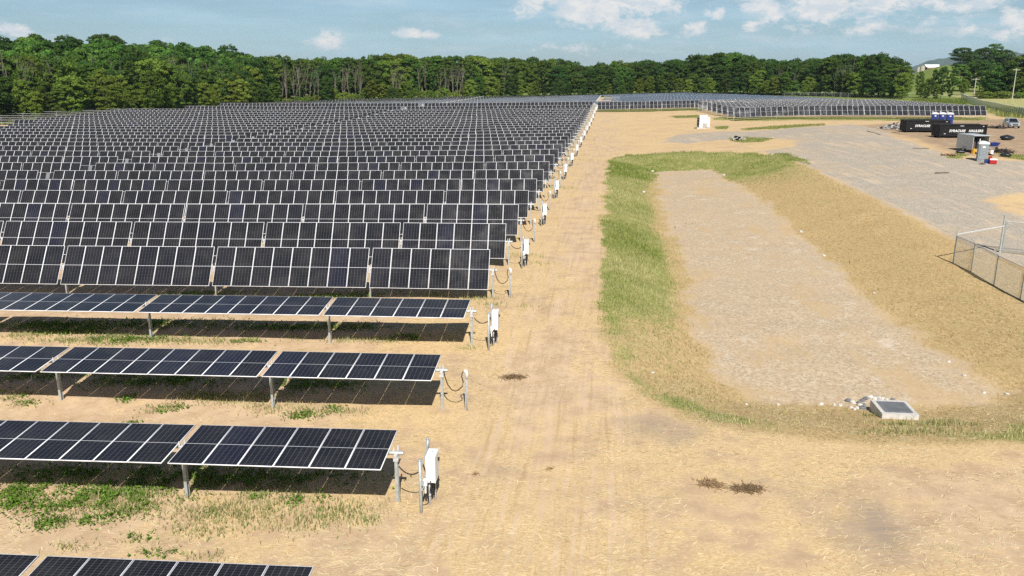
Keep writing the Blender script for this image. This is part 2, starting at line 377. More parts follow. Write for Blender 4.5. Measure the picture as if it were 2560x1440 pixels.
WEEDS = [  # patches of weeds between the trackers: bearing, half sizes in metres, density, kind (0 broad leaf, 1 grass)
    (40, 1235, 1.1, .8, 1.0, 0), (20, 1262, .7, .4, .8, 0), (225, 1245, .8, .6, .9, 0), (150, 1262, 1.3, .7, .8, 0), (330, 1228, 1.2, .6, 1.0, 0), (110, 1310, .7, .4, .9, 0), (200, 1300, .9, .4, .9, 0), (290, 1262, 1.6, .9, .8, 0), (205, 1215, .5, .3, 1, 0),
    (360, 1258, 1.6, .9, .6, 1), (640, 1262, 1.9, 1.0, .7, 1), (760, 1250, .7, .4, .8, 0), (860, 1280, 1.3, .9, .7, 1), (540, 1290, 1.6, .9, .6, 1), (720, 1310, 1.8, .8, .5, 1), (500, 1330, 1.2, .5, .35, 1), (930, 1300, .5, .5, .6, 1), (640, 1245, .4, .3, .7, 0),
    (40, 990, .7, .4, .9, 0), (75, 1010, .6, .25, .8, 0), (315, 998, .4, .4, .8, 0), (400, 1026, .7, .3, 1, 0), (440, 1020, .5, .2, .8, 0), (490, 992, 1.5, .6, .5, 1), (580, 1004, 1.4, .5, .6, 1), (690, 1020, 1.5, .6, .7, 1), (760, 1040, .7, .35, 1, 0), (815, 1028, .8, .4, .9, 0), (880, 1032, .8, .4, .6, 1), (600, 990, 2.6, .35, .8, 1), (330, 1060, .4, .2, .5, 0),
    (60, 840, 1.2, .5, .6, 1), (170, 832, 2.2, .5, .9, 0), (210, 852, 2.6, .5, .7, 1), (340, 850, 2.6, .6, .9, 0), (480, 854, 2.0, .4, .7, 1), (600, 856, 1.2, .3, .7, 0), (740, 848, .6, .3, .5, 1), (880, 852, 1.4, .4, .8, 1), (1020, 846, .9, .45, 1, 0), (950, 854, .8, .3, .7, 1), (1125, 848, .7, .6, .3, 1), (1165, 872, .6, .4, .35, 1),
    (150, 815, 4, .7, .8, 0), (420, 812, 3.2, .7, .8, 0), (700, 818, 2.5, .5, .7, 0), (860, 820, 2.4, .5, .7, 0), (100, 940, 2, .6, .6, 0), (340, 950, 2.2, .8, .8, 0), (470, 955, 1.8, .6, .7, 0), (800, 960, 2.2, .7, .8, 0), (200, 1190, 3, .8, .9, 0), (500, 1195, 3, .8, .8, 0), (750, 1200, 2.2, .6, .7, 0), (850, 740, 3, .5, .6, 0), (500, 735, 3, .5, .5, 0), (1080, 738, 1.6, .4, .4, 1),
    (1190, 748, 1.2, .5, .8, 1), (1230, 762, .8, .3, .4, 1), (1310, 640, 1.6, .7, .25, 1), (1350, 660, 1.5, .6, .2, 1), (1400, 470, 3, 1.2, .2, 1), (1420, 400, 3, 1.2, .22, 1), (1440, 350, 3, 1.3, .22, 1), (1310, 768, 1.2, .3, .18, 1), (1320, 520, 2, 1, .2, 1),
    (520, 1395, .7, .25, .6, 1), (400, 1385, .6, .25, .7, 0), (330, 1350, .5, .25, .8, 0), (180, 1365, .7, .35, .5, 1), (2170, 1040, .25, .2, 1, 0), (2350, 1060, 1.6, .7, .5, 1), (2290, 1080, 2.2, .7, .4, 1), (2240, 1062, 1.5, .3, .5, 1),
    (1730, 560, .7, .3, .25, 1), (1690, 570, .4, .2, .4, 1), (1700, 628, .6, .3, .4, 1), (1850, 562, .5, .2, .3, 1), (2130, 655, .6, .3, .2, 1)]
WEED_XY = [(*at(px, py, lambda a, b: gz1(a, b)), rx, ry, dn, k) for px, py, rx, ry, dn, k in WEEDS]
FENCE_W = [at(2402, 246), at(2455, 268), at(2560, 292)]

def zones(x, y):
    """what the surface is made of at each point (0..1 each)"""
    n1 = vnoise(x, y, 1.7, 11); n2 = vnoise(x, y, 6.0, 12); n3 = vnoise(x, y, .6, 13)
    jit = (.5 * n1 + .35 * n3)
    so, si = poly_sd(x, y, OUTER), poly_sd(x, y, INNER)
    wide = np.maximum(.35, y * .008)
    def inside(sd, soft=1.0): return 1 - sstep(-soft, soft, sd + jit * np.maximum(.5, y * .012))
    gravel = inside(poly_sd(x, y, Z_GRAVEL), 1.0) * (.80 + .20 * sstep(-.6, .3, n2 + .5 * n1))
    yard = inside(poly_sd(x, y, Z_YARD), 2.0)
    yard = np.maximum(yard, inside(poly_sd(x, y, Z_PATH), 1.5))
    floor = 1 - sstep(-.6, .6, si + .55 * n1 + .4 * n3 + .45 * n2)
    inb = inside(so, .5)
    band = inb * (1 - floor)
    rel = x - x_end(y)
    t = np.clip(-so / np.maximum(-so + np.maximum(si, 0), .01), 0, 1)
    # grass grows on the lane side of the basin and along its top; the field side is dry
    leftness = 1 - sstep(10.5, 14.5, rel - .055 * (y - 40)); top = sstep(96, 112, y)
    nearrim = sstep(36, 31, y)
    lush = band * (leftness * sstep(36, 48, y) * (1 - .75 * sstep(.55, .95, t)) * (.75 + .35 * n2) + top * sstep(34, 24, rel) * (.5 + .5 * sstep(.75, .2, t)))
    lush = lush + .24 * band * leftness * (1 - sstep(36, 48, y)) * (1 - sstep(.5, .9, t)) + band * nearrim * .20 * (.5 + .7 * n1 + .4 * n2)
    lush = lush + .38 * band * np.exp(-((so + 1.3) / 1.0) ** 2) * np.clip(.45 + .9 * n1 + .4 * n2, 0, 1.2) * sstep(52, 38, y)
    lush = lush + band * (1 - leftness) * sstep(74, 96, y) * .36 * (.6 + .5 * n2) + band * (1 - leftness) * .03
    ochre = np.maximum(band, inside(poly_sd(x, y, Z_DRY), 1.0) * (1 - floor) * (1 - gravel)) * (1 - .45 * np.clip(lush, 0, 1))
    soil = np.clip(sstep(.0, -8, rel) * .55 + .35 * sstep(.1, .7, n2) * sstep(60, 20, y), 0, 1)
    track = np.exp(-((rel - 4.2) / 1.3) ** 2) * .5 + np.exp(-((rel - 6.8) / .8) ** 2) * .35
    soil = np.clip(soil + track * sstep(20, 40, y) * (.5 + .5 * n2), 0, 1)
    green = np.zeros_like(x)
    for g in GREENS: green = np.maximum(green, inside(poly_sd(x, y, g), 1.0))
    for wx, wy, rx, ry, dn, k in WEED_XY:
        d = ((x - wx) / rx) ** 2 + ((y - wy) / ry) ** 2
        green = np.maximum(green, (.5 if k == 0 else .3) * dn * np.exp(-d * 1.2))
    u = x / np.maximum(y, 20)
    # meadow around and beyond the site
    ed = edge_dist(u)
    mead = sstep(-14, -6, y - ed) * (u < .40)
    fx = np.interp(y, [FENCE_W[2][1], FENCE_W[1][1], FENCE_W[0][1]], [FENCE_W[2][0], FENCE_W[1][0], FENCE_W[0][0]])
    mead = np.maximum(mead, sstep(-7, -2, x - fx + n1 * 1.5) * sstep(120, 150, y) * (x > 60))
    mead = np.maximum(mead, sstep(225, 250, y) * sstep(104, 114, x))
    mead = np.maximum(mead, sstep(-128, -140, x) * sstep(100, 150, y)); mead = np.maximum(mead, sstep(430, 470, y))
    pale = mead * sstep(1, 6, x - fx) * sstep(420, 345, y) * (x > 60)
    stain = np.maximum(inside(poly_sd(x, y, Z_STAIN), 1.0) * (.55 + .6 * n1), .5 * inside(poly_sd(x, y, Z_STAIN2), .8))
    A = np.stack([np.clip(lush + green * .75, 0, 1), np.clip(gravel * (1 - inb * .8), 0, 1), soil], 1)
    B = np.stack([floor, np.clip(ochre, 0, 1), np.clip(yard, 0, 1)], 1)
    C = np.stack([np.clip(mead, 0, 1), np.clip(stain, 0, 1), np.clip(pale, 0, 1)], 1)
    return A, B, C

ys = np.concatenate([np.linspace(-60, 12, 26)[:-1], 12 * np.exp(np.linspace(0, math.log(150 / 12), 400))[:-1],
                     np.linspace(150, 520, 130)[:-1], 520 * np.exp(np.linspace(0, math.log(9000 / 520), 40))])
us = np.linspace(-1, 1, 431); us = np.sign(us) * (.75 * np.abs(us) + .25 * np.abs(us) ** 2.5)
YY, UU = np.meshgrid(ys, us, indexing='ij'); XX = UU * (np.maximum(YY, 0) * .86 + 45)
gx, gy = XX.ravel(), YY.ravel(); gzv = ground_z(gx, gy)
nr, nc = XX.shape; idx = np.arange(nr * nc).reshape(nr, nc)
quads = np.stack([idx[:-1, :-1], idx[:-1, 1:], idx[1:, 1:], idx[1:, :-1]], -1).reshape(-1, 4)
zA, zB, zC = zones(gx, gy)

_ra, _rb = at(2200, 440), at(2560, 600); ROAD_A = math.degrees(math.atan2(_ra[0] - _rb[0], _ra[1] - _rb[1]))
def ground_material():
    m = bpy.data.materials.new('ground_cover'); m.use_nodes = True; N = NT(m.node_tree); b = N.n['Principled BSDF']
    pos = N.new('ShaderNodeNewGeometry').outputs['Position']
    a, bb, c = N.sep(N.attr('zone_a')), N.sep(N.attr('zone_b')), N.sep(N.attr('zone_c'))
    big = N.noise(pos, .16, 5, .6); mid = N.noise(pos, .9, 6, .62); fine = N.noise(pos, 9.0, 4, .65); grit = N.noise(pos, 34.0, 3, .7)
    strawv = N.scalev(pos, 3.2, 13.0, 8.0, R(8)); stalk = N.noise(strawv, 2.1, 5, .7, .3)
    stalk2 = N.noise(N.scalev(pos, 12.0, 3.6, 8.0, R(28)), 2.0, 4, .68, .3)
    # straw mulch over pinkish loam
    loam = N.mix(N.ramp(mid, .3, .7), (.46, .32, .195), (.59, .435, .285))
    loam = N.mix(N.ramp(grit, .56, .74, 0, .4), loam, (.60, .47, .34))
    straw = N.mix(N.ramp(stalk, .38, .62), (.40, .265, .125), (.70, .52, .285))
    straw = N.mix(N.ramp(stalk2, .52, .68, 0, .7), straw, (.78, .62, .38))
    straw = N.mix(N.ramp(fine, .30, .45, .40, 0), straw, (.27, .175, .085))  # thin dark shadows among the straws, painted into the colour
    far_mean = N.mix(N.ramp(big, .35, .65), (.56, .395, .205), (.62, .45, .245))
    cover_f = N.math('ADD', N.math('MULTIPLY', N.math('SUBTRACT', mid, .5), 1.5), N.math('MULTIPLY', N.math('SUBTRACT', big, .5), 1.6))
    cover_f = N.math('SUBTRACT', N.math('ADD', cover_f, .70), N.math('MULTIPLY', a[2], .75))
    col = N.mix(N.ramp(cover_f, .30, .75), loam, N.mix(.35, straw, far_mean))
    olive = N.ramp(N.noise(N.scalev(pos, .45, 1.3, 1, R(10)), .55, 6, .68), .57, .72, 0, .42)
    col = N.mix(olive, col, (.37, .29, .135))
    # wheel ruts along the lane
    px_, py_, _pz = N.sep(pos); rel = N.math('SUBTRACT', px_, N.math('MULTIPLY', N.math('SUBTRACT', py_, 56.3), .1237))
    lane = N.new('ShaderNodeCombineXYZ'); N.l.new(rel, lane.inputs[0]); N.put(lane.inputs[1], N.math('MULTIPLY', py_, .035))
    rut = N.noise(lane.outputs[0], 4.2, 6, .68); inlane = N.math('MULTIPLY', N.ramp(rel, .6, 2.5), N.ramp(rel, 9.5, 7.5))
    col = N.mix(N.math('MULTIPLY', inlane, N.ramp(rut, .50, .62, 0, .90)), col, N.mix(.35, loam, (.66, .50, .345)))
    col = N.mix(N.math('MULTIPLY', inlane, N.ramp(rut, .46, .35, 0, .42)), col, (.36, .245, .13))
    # wet grey loam
    col = N.mix(N.math('MULTIPLY', c[1], N.ramp(N.math('ADD', N.math('MULTIPLY', mid, .5), N.math('MULTIPLY', N.noise(N.scalev(pos, .5, 5.0, 1, R(12)), 1.0, 4, .6), .5)), .34, .52)), col, (.25, .205, .17))
    # dry grass on the basin's banks
    och = N.mix(N.ramp(N.noise(N.scalev(pos, 5, 2.2, 3, R(-25)), 1.6, 6, .66, .8), .34, .66), (.32, .215, .09), (.54, .395, .20))
    och = N.mix(N.ramp(mid, .42, .66, 0, .55), och, (.44, .33, .155))
    och = N.mix(N.ramp(grit, .6, .75, 0, .5), och, (.58, .47, .27))
    col = N.mix(bb[1], col, och)
    # stone floor of the basin
    vor = N.new('ShaderNodeTexVoronoi'); N.put(vor.inputs['Vector'], pos); vor.inputs['Scale'].default_value = 9.0
    vr = N.sep(vor.outputs['Color'])[0]
    pebble = N.mix(vr, (.36, .27, .175), (.58, .475, .335))
    pebble = N.mix(N.ramp(grit, .57, .70, 0, .75), pebble, (.66, .57, .45))
    pebble = N.mix(N.ramp(fine, .32, .46, .5, 0), pebble, (.26, .17, .095))
    pebble = N.mix(N.ramp(mid, .36, .66, 0, .5), pebble, (.46, .34, .21))
    pebble = N.mix(N.ramp(N.noise(N.scalev(pos, 1, .45, 1), .30, 6, .65), .50, .68, 0, .75), pebble, (.50, .355, .19))
    pebble = N.mix(N.ramp(N.noise(pos, .55, 6, .7), .57, .70, 0, .6), pebble, (.62, .54, .43))
    col = N.mix(bb[0], col, pebble)
    # hard-packed yard
    yard = N.mix(N.ramp(mid, .3, .7), (.30, .205, .125), (.43, .315, .205))
    yard = N.mix(N.ramp(N.noise(N.scalev(pos, .5, 2, 1, R(12)), 1.0, 5, .6), .54, .68, 0, .6), yard, (.27, .22, .13))
    col = N.mix(bb[2], col, yard)
    # crushed stone
    vor2 = N.new('ShaderNodeTexVoronoi'); N.put(vor2.inputs['Vector'], pos); vor2.inputs['Scale'].default_value = 12.0
    gv = N.sep(vor2.outputs['Color'])[0]
    grav = N.mix(gv, (.275, .236, .186), (.48, .42, .335))
    grav = N.mix(N.ramp(N.noise(pos, 5.0, 5, .72), .56, .74, 0, .5), grav, (.56, .52, .47))
    grav = N.mix(N.ramp(mid, .52, .72, 0, .75), grav, (.52, .42, .31))
    road = N.noise(N.scalev(pos, 1.3, .12, 1, R(ROAD_A)), .8, 5, .6)
    grav = N.mix(N.ramp(road, .53, .66, 0, .72), grav, (.55, .43, .31))
    col = N.mix(N.math('MULTIPLY', a[1], N.ramp(N.math('ADD', mid, N.math('MULTIPLY', a[1], .5)), .55, .85)), col, grav)
    # green growth
    turf = N.mix(N.ramp(fine, .35, .65), (.16, .175, .045), (.32, .32, .10))
    turf = N.mix(N.ramp(mid, .45, .7, 0, .7), turf, (.42, .37, .16))
    gf = N.ramp(N.math('ADD', N.math('MULTIPLY', a[0], 1.3), N.math('MULTIPLY', N.math('SUBTRACT', N.noise(pos, 2.4, 6, .65), .5), 1.3)), .28, .78)
    col = N.mix(gf, col, turf)
    mead = N.mix(N.ramp(N.noise(pos, .35, 6, .65), .35, .65), (.10, .15, .025), (.23, .27, .06))
    mead = N.mix(c[2], mead, N.mix(N.ramp(mid, .38, .6), (.20, .24, .06), (.52, .45, .22)))
    col = N.mix(c[0], col, mead)
    N.put(b.inputs['Base Color'], col); b.inputs['Roughness'].default_value = .95; b.inputs['Specular IOR Level'].default_value = .12
    h = N.math('ADD', N.math('MULTIPLY', stalk, .5), N.math('ADD', N.math('MULTIPLY', fine, .5), N.math('MULTIPLY', grit, .25)))
    h = N.math('ADD', h, N.math('MULTIPLY', mid, .9))
    bn = N.new('ShaderNodeBump'); bn.inputs['Strength'].default_value = .5; bn.inputs['Distance'].default_value = .035
    N.put(bn.inputs['Height'], h); N.put(b.inputs['Normal'], bn.outputs[0])
    return m
GROUND = ground_material()
gme = np_mesh('ground', np.stack([gx, gy, gzv], 1), quads.ravel(), 4, [GROUND], cols={'zone_a': zA, 'zone_b': zB, 'zone_c': zC})
gme.polygons.foreach_set('use_smooth', np.ones(len(quads), bool))
ground = tag(link('ground', gme), 'straw-mulched field with gravel yard and sunken stone basin', kind='structure')

# ------------------------------------------------------------------ solar trackers
PSI = R(5.0); ROWV = np.array([math.cos(PSI), -math.sin(PSI), 0]); PERP = np.array([math.sin(PSI), math.cos(PSI), 0])
MW, ML, PITCHX, BAYGAP, TUBE_H = 1.134, 2.44, 1.150, 0.19, 1.75
def module_template():
    w, l, fr, th = MW / 2, ML / 2, .0195, .0175
    o = [(-w, -l), (w, -l), (w, l), (-w, l)]; i = [(-w + fr, -l + fr), (w - fr, -l + fr), (w - fr, l - fr), (-w + fr, l - fr)]
    v = [(x, y, th) for x, y in o] + [(x, y, th) for x, y in i] + [(x, y, -th) for x, y in o] + [(x, y, th - .003) for x, y in i]
    f = [(12, 13, 14, 15)] + [(k, (k + 1) % 4, 4 + (k + 1) % 4, 4 + k) for k in range(4)] + [(8 + (k + 1) % 4, (k + 1) % 4, k, 8 + k) for k in range(4)] + [(11, 10, 9, 8)]
    m = [0] + [1] * 8 + [2]; uv = np.zeros((len(f) * 4, 2)); uv[:4] = [(0, 0), (1, 0), (1, 1), (0, 1)]
    return np.array(v), np.array(f), m, uv
TV, TF, TM, TUV = module_template()
PVM = [MATS['pv_glass'], MATS['aluminium'], MATS['backsheet']]
panel_mesh = np_mesh('solar_panel', TV, TF.ravel(), 4, PVM, TM, {'pid': np.zeros((len(TV), 3))}, TUV)
def joined_panels(name, mats4):
    n = len(mats4); M = np.array(mats4)                               # n x 3 x 4
    v = np.einsum('nij,vj->nvi', M[:, :, :3], TV) + M[:, None, :, 3]
    f = (TF[None] + (np.arange(n) * len(TV))[:, None, None]).reshape(-1)
    pid = np.repeat(RNG.random(n), len(TV))[:, None] * np.ones((1, 3))
    return np_mesh(name, v.reshape(-1, 3), f, 4, PVM, TM * n, {'pid': pid}, np.tile(TUV, (n, 1)))
def ibeam(h):
    b = MB(); w, d, t = .10, .15, .012
    b.box((0, -d / 2, h / 2), (w, t, h)); b.box((0, d / 2, h / 2), (w, t, h)); b.box((0, 0, h / 2), (t, d - t, h)); return b
POST_LEN = 2.6
post_mesh = ibeam(POST_LEN).mesh('post', MATS['galvanised'])
def bearing_mesh():
    b = MB(); b.box((0, 0, -.02), (.08, .22, .16)); b.tube([(-.06, 0, .0), (.06, 0, .0)], .11, 12)
    b.box((-.05, -.09, .17), (.05, .035, .20), taper=(.8, .8)); b.box((.05, .09, .17), (.05, .035, .20), taper=(.8, .8)); b.box((0, 0, -.16), (.16, .2, .12)); return b.mesh('bearing', MATS['bearing_grey'])
bearing_me = bearing_mesh()
def motor_mesh():
    b = MB(); b.box((0, 0, 0), (.34, .34, .40)); b.box((0, -.28, -.12), (.16, .26, .16)); b.tube([(-.3, 0, 0), (.3, 0, 0)], .14, 12)
    return b.mesh('drive_motor', MATS['galvanised'])
motor_me = motor_mesh()
def ctrl_mesh():
    b = MB(); b.box((0, 0, 0), (.42, .04, .75)); b.box((0, .05, -.6), (.05, .05, .5)); return b.mesh('controller_panel', MATS['grate_steel'])
ctrl_me = ctrl_mesh()
_rowz_cache = {}
def row_ground(s_arr, x0, y0):
    """ground height under a tracker, smoothed over neighbouring posts"""
    s = np.asarray(s_arr, float); acc = 0
    for o in (-14, -7, 0, 7, 14): acc = acc + base_z(x0 - (s + o) * ROWV[0], y0 - (s + o) * ROWV[1])
    return acc / 5
ROWS = []
def tracker(x0, y0, length, tilt, label, group, bays=None, near=True, motor_at=None, all_posts=True, seed=0):
    """single-axis tracker whose right end is at x0, y0; runs to the left along the row direction"""
    root = thing('solar_tracker', label, 'solar tracker', (x0, y0, gz1(x0, y0)), 0, group)
    rp = np.array(root.location)
    # bay layout: (start, number of modules)
    lay, s, first, stop = [], 0.0, True, False
    posts = [-.20]
    def bay(n):
        nonlocal s
        lay.append((s, n)); s += n * PITCHX + BAYGAP; posts.append(s - BAYGAP / 2 + .01)
    gaps = []
    bay(6)
    cnt = 0
    while s + 3.0 < length:
        if motor_at is not None and cnt == 4:
            bay(6); gaps.append(s + .75); s += 1.6; bay(6)
        else: bay(8)
        cnt += 1
    total = s - BAYGAP
    ks = np.arange(0, total + 12, 6.0)
    zs = row_ground(ks, x0, y0) + TUBE_H
    zt = lambda q: np.interp(q, ks, zs)
    # torque tube
    tb = MB(); step = [-.45] + [p for p in posts[1:-1]] + [total + .3]
    tb.tube([(x0 - q * ROWV[0] - rp[0], y0 - q * ROWV[1] - rp[1], float(zt(q)) - rp[2]) for q in step], .068, 6)
    tb.build('torque_tube', MATS['galvanised'], root)
    mats = []
    ct, st = math.cos(R(tilt)), math.sin(R(tilt))
    for bs, n in lay:
        zb0, zb1 = float(zt(bs)), float(zt(bs + n * PITCHX))
        a = np.array([ROWV[0], ROWV[1], (zb0 - zb1) / (n * PITCHX)]); a /= np.linalg.norm(a)
        tl = R(tilt) + random.gauss(0, R(.5)); ct, st = math.cos(tl), math.sin(tl)
        bvec = PERP * ct + np.array([0, 0, st]); bvec -= a * bvec.dot(a); bvec /= np.linalg.norm(bvec); nv = np.cross(a, bvec)
        for k in range(n):
            q = bs + (k + .5) * PITCHX
            c = np.array([x0 - q * ROWV[0], y0 - q * ROWV[1], zb0 + (zb1 - zb0) * (k + .5) / n]) - rp + nv * .115
            mats.append(np.column_stack([a, bvec, nv, c]))
    vis = [m for m in mats if (m[0, 3] + rp[0]) > -.68 * (m[1, 3] + rp[1]) - 6]
    if near:
        for m in vis:
            o = bpy.data.objects.new('solar_panel', panel_mesh); COL.objects.link(o); o.parent = root
            mm = Matrix.Identity(4)
            for i in range(3):
                for j in range(4): mm[i][j] = m[i, j]
            o.matrix_local = mm
    else:
        o = link('panel_field', joined_panels('panel_field', vis), root); o['kind'] = 'stuff'
    pz = [(q, float(zt(q))) for q in posts]
    if near:
        for q, z in pz:
            x, y = x0 - q * ROWV[0], y0 - q * ROWV[1]
            if x < -.68 * y - 6: continue
            po = link('post', post_mesh, root, (x - rp[0], y - rp[1], z - .17 - POST_LEN - rp[2]), -PSI)
            if y < 110: link('bearing', bearing_me, po, (0, 0, POST_LEN + .12))
    else:
        pb = MB()
        for q, z in pz:
            x, y = x0 - q * ROWV[0], y0 - q * ROWV[1]; pb.box((x - rp[0], y - rp[1], z - .1 - 1.1 - rp[2]), (.11, .15, 2.2), 0, -PSI)
        o = pb.build('post_line', MATS['galvanised'], root); o['kind'] = 'stuff'
    for g in gaps:
        x, y, z = x0 - g * ROWV[0] - rp[0], y0 - g * ROWV[1] - rp[1], float(zt(g)) - rp[2]
        link('drive_motor', motor_me, root, (x, y, z), -PSI)
        if tilt > 20: link('controller_panel', ctrl_me, root, (x + .5, y - .1, z + .55), -PSI).rotation_euler = (R(-25), 0, -PSI)
    ROWS.append((x0, y0, root)); return root

def left_limit(y): return float(np.interp(y, [0, 60, 186, 215, 229, 258, 301, 330, 352, 380], [-70, -90, -108, -103, -93, -89.5, -80.5, -74, -45, -10]))
STEP = 7.16; NROWS = 51
for k in range(NROWS):
    y0 = 17.2 + STEP * k - (.75 if k == 0 else 0); x0 = float(x_end(y0))
    lim = max(left_limit(y0), -.70 * y0 - 10); length = x0 - lim
    flat = k < 4; near = y0 < 190
    steep = not ((flat or k >= 28) and k not in (28, 30, 33))
    look = {0: 'nearly flat solar tracker cut off by the bottom of the picture', 1: 'nearly flat solar tracker, second from the camera, nearest with a white box at its end',
            2: 'nearly flat solar tracker, third from the camera, between the two other flat ones', 3: 'farthest of the four nearly flat solar trackers near the camera',
            4: 'steeply tilted solar tracker, the nearest steep one, behind the flat ones'}.get(k) or f'{"steeply tilted" if steep else "almost flat, pale-looking"} solar tracker, {nth(k + 1)} from the camera in the large left field'
    tracker(x0, y0, length, (6.5 + random.uniform(-1, 1) if k >= 35 or k in (29, 31, 32, 34) else 5.5) if (flat or k >= 28) and k not in (28, 30, 33) else 59.0 + random.uniform(-1.5, 1.5), look, 'solar trackers of the large left field', near=near, motor_at=True if y0 > 50 else None, seed=k)
# block beside the yard and the block behind it
xr = 103.5
for k in range(28):
    y_at48 = 188.0 + STEP * k
    yl = y_at48
    right = xr + .06 * (y_at48 - 188) if k < 14 else xr + .06 * 98 - (k - 14) * 2.2
    left = 47.5 + .11 * (yl - 188) if k < 8 else float(x_end(yl)) + 2.5
    y0 = yl - (right - 47.5) * math.tan(PSI)
    lab = 'steep solar tracker facing the gravel yard, behind the blue toilets' if k == 0 else (
          f'steep solar tracker, {nth(k + 1)} row back in the block behind the gravel yard' if k < 8 else
          ('long steep solar tracker closing the straw clearing behind the white cabinet' if k == 8 else f'nearly flat solar tracker, {nth(k + 1)} row back from the yard in the far right block'))
    tracker(right, y0, (right - left) / ROWV[0] - 3, 59.5 + random.uniform(-1, 1) if k <= 8 else 6.5 + random.uniform(-1.2, 1.2), lab, 'solar trackers of the far right block', near=(k == 0 or k == 8), motor_at=None)
# lower block at the far left, stowed almost flat
for k in range(9):
    yl = 176 + STEP * k; xl = left_limit(yl + 10) - 7.0
    tracker(xl, yl + 10, 62, 1.5 + random.uniform(-1, 1), f'flat-stowed grey solar tracker, {nth(k + 1)} from the camera at the far left before the wood',
            'flat solar trackers at the far left', near=False)
# ------------------------------------------------------------------ lane-side gear of the large field
def sag(p, q, depth, n=10, bulge=0.0):
    p, q = Vector(p), Vector(q); out = []
    for i in range(n + 1):
        t = i / n; v = p.lerp(q, t); v.z -= depth * 4 * t * (1 - t); v.y -= bulge * 4 * t * (1 - t); out.append(v)
    return out
cs, sn = math.cos(PSI), math.sin(PSI)
def loc_to_world(o, dx, dy): return (o[0] + dx * ROWV[0] + dy * PERP[0], o[1] + dx * ROWV[1] + dy * PERP[1])
def combiner_parts():
    W_, G, K, C = MATS['white_paint'], MATS['galvanised'], MATS['black_rubber'], MATS['white_plastic']
    parts = []
    for y, h in ((-.62, 1.85), (.72, 1.95)):
        b = MB(); b.tube([(0, y, -.5), (0, y, h)], .05, 10); b.tube([(0, y, h - .02), (0, y, h + .02)], .056, 10); parts.append(('pipe_post', b.mesh('pipe_post', G, True), None))
    for z, dz in ((1.02, .10), (.84, .06), (1.66, .22)):
        b = MB(); mt = Matrix.Translation((.065, .05, z + dz / 2)) @ Matrix.Rotation(math.atan2(dz, 1.45), 4, 'X'); b.box((0, 0, 0), (.045, 1.48, .045), mtx=mt); parts.append(('strut_rail', b.mesh('strut_rail', G), None))
    b = MB(); b.box((.25, .10, 1.30), (.30, .66, .86)); b.box((.405, .10, 1.30), (.018, .69, .89)); b.box((.25, .10, 1.737), (.33, .70, .014))
    parts.append(('enclosure', b.mesh('enclosure', W_), None))
    b = MB(); b.box((.435, .30, 1.45), (.05, .03, .12)); b.box((.46, .27, 1.49), (.02, .08, .03)); parts.append(('latch', b.mesh('latch', K), 'enclosure'))
    b = MB(); b.box((.25, .24, 1.748), (.06, .05, .01)); parts.append(('vent_cap', b.mesh('vent_cap', MATS['galvanised']), 'enclosure'))
    for (x, y) in ((.18, -.05), (.30, .28)):
        b = MB(); b.tube([(x, y, -.3), (x, y, .88)], .034, 10); b.tube([(x, y, .30), (x, y, .36)], .044, 10); parts.append(('conduit', b.mesh('conduit', MATS['backsheet'], True), None))
    b = MB(); b.box((.12, -.42, .98), (.12, .10, .22)); b.tube([(.12, -.42, .86), (.12, -.42, .6)], .03, 8); parts.append(('junction_box', b.mesh('junction_box', C), None))
    for (p, q, d) in (((-.72, -.45, 1.52), (0, -.55, 1.45), .20), ((.02, -.3, 1.6), (.16, -.1, .88), -.0), ((.2, .05, .87), (.22, -.2, .55), .1)):
        b = MB(); b.tube(sag(p, q, d), .022, 7); parts.append(('cable', b.mesh('cable', K, True), None))
    b = MB(); pts = [(.10 + .16 * math.cos(a), -.30 + .30 * math.sin(a), .82 + .34 * math.cos(a * .5 + 1.2)) for a in np.linspace(0, 5.6, 16)]; b.tube(pts, .022, 7); parts.append(('cable_coil', b.mesh('cable_coil', K, True), None))
    b = MB()
    for k in range(4): b.tube(sag((.16 + .05 * k, .0 + .08 * k, .88), (.12 + .05 * k, -.05 + .1 * k, .18), -.02), .028, 6)
    parts.append(('cable_bundle', b.mesh('cable_bundle', K, True), None))
    return parts
def cable_post_parts():
    G, K, C = MATS['galvanised'], MATS['brown_cable'], MATS['white_plastic']; parts = []
    b = MB(); b.box((0, 0, .65), (.055, .055, 2.1)); b.box((0, -.03, .65), (.03, .012, 2.0)); parts.append(('strut_post', b.mesh('strut_post', G), None))
    b = MB(); b.tube([(.055, 0, -.3), (.055, 0, 1.42)], .026, 8); parts.append(('conduit', b.mesh('conduit', MATS['backsheet'], True), None))
    b = MB(); b.tube([(.06, 0, 1.40), (.06, 0, 1.62), (.03, 0, 1.72), (-.05, 0, 1.74)], [.05, .065, .075, .06], 10); parts.append(('weather_head', b.mesh('weather_head', C, True), None))
    pts = [Vector(p) for p in ((-.88, 0, 1.72), (-.84, 0, 1.45), (-.74, 0, 1.12), (-.58, 0, .90), (-.42, 0, .84), (-.28, 0, .90), (-.14, 0, 1.05), (-.09, 0, 1.24), (-.15, 0, 1.48), (-.12, 0, 1.66), (-.03, 0, 1.73))]
    b = MB(); b.tube(pts, .023, 7); parts.append(('cable', b.mesh('cable', K, True), None))
    for z in (.35, .75, 1.1):
        b = MB(); b.box((.03, 0, z), (.13, .075, .03)); parts.append(('pipe_clamp', b.mesh('pipe_clamp', G), None))
    return parts
COMB, CPOST = combiner_parts(), cable_post_parts()
def place_parts(root, parts):
    made = {}
    for n, me, par in parts:
        o = link(n, me, made.get(par, root)); made[n] = o
cb = cp = 0
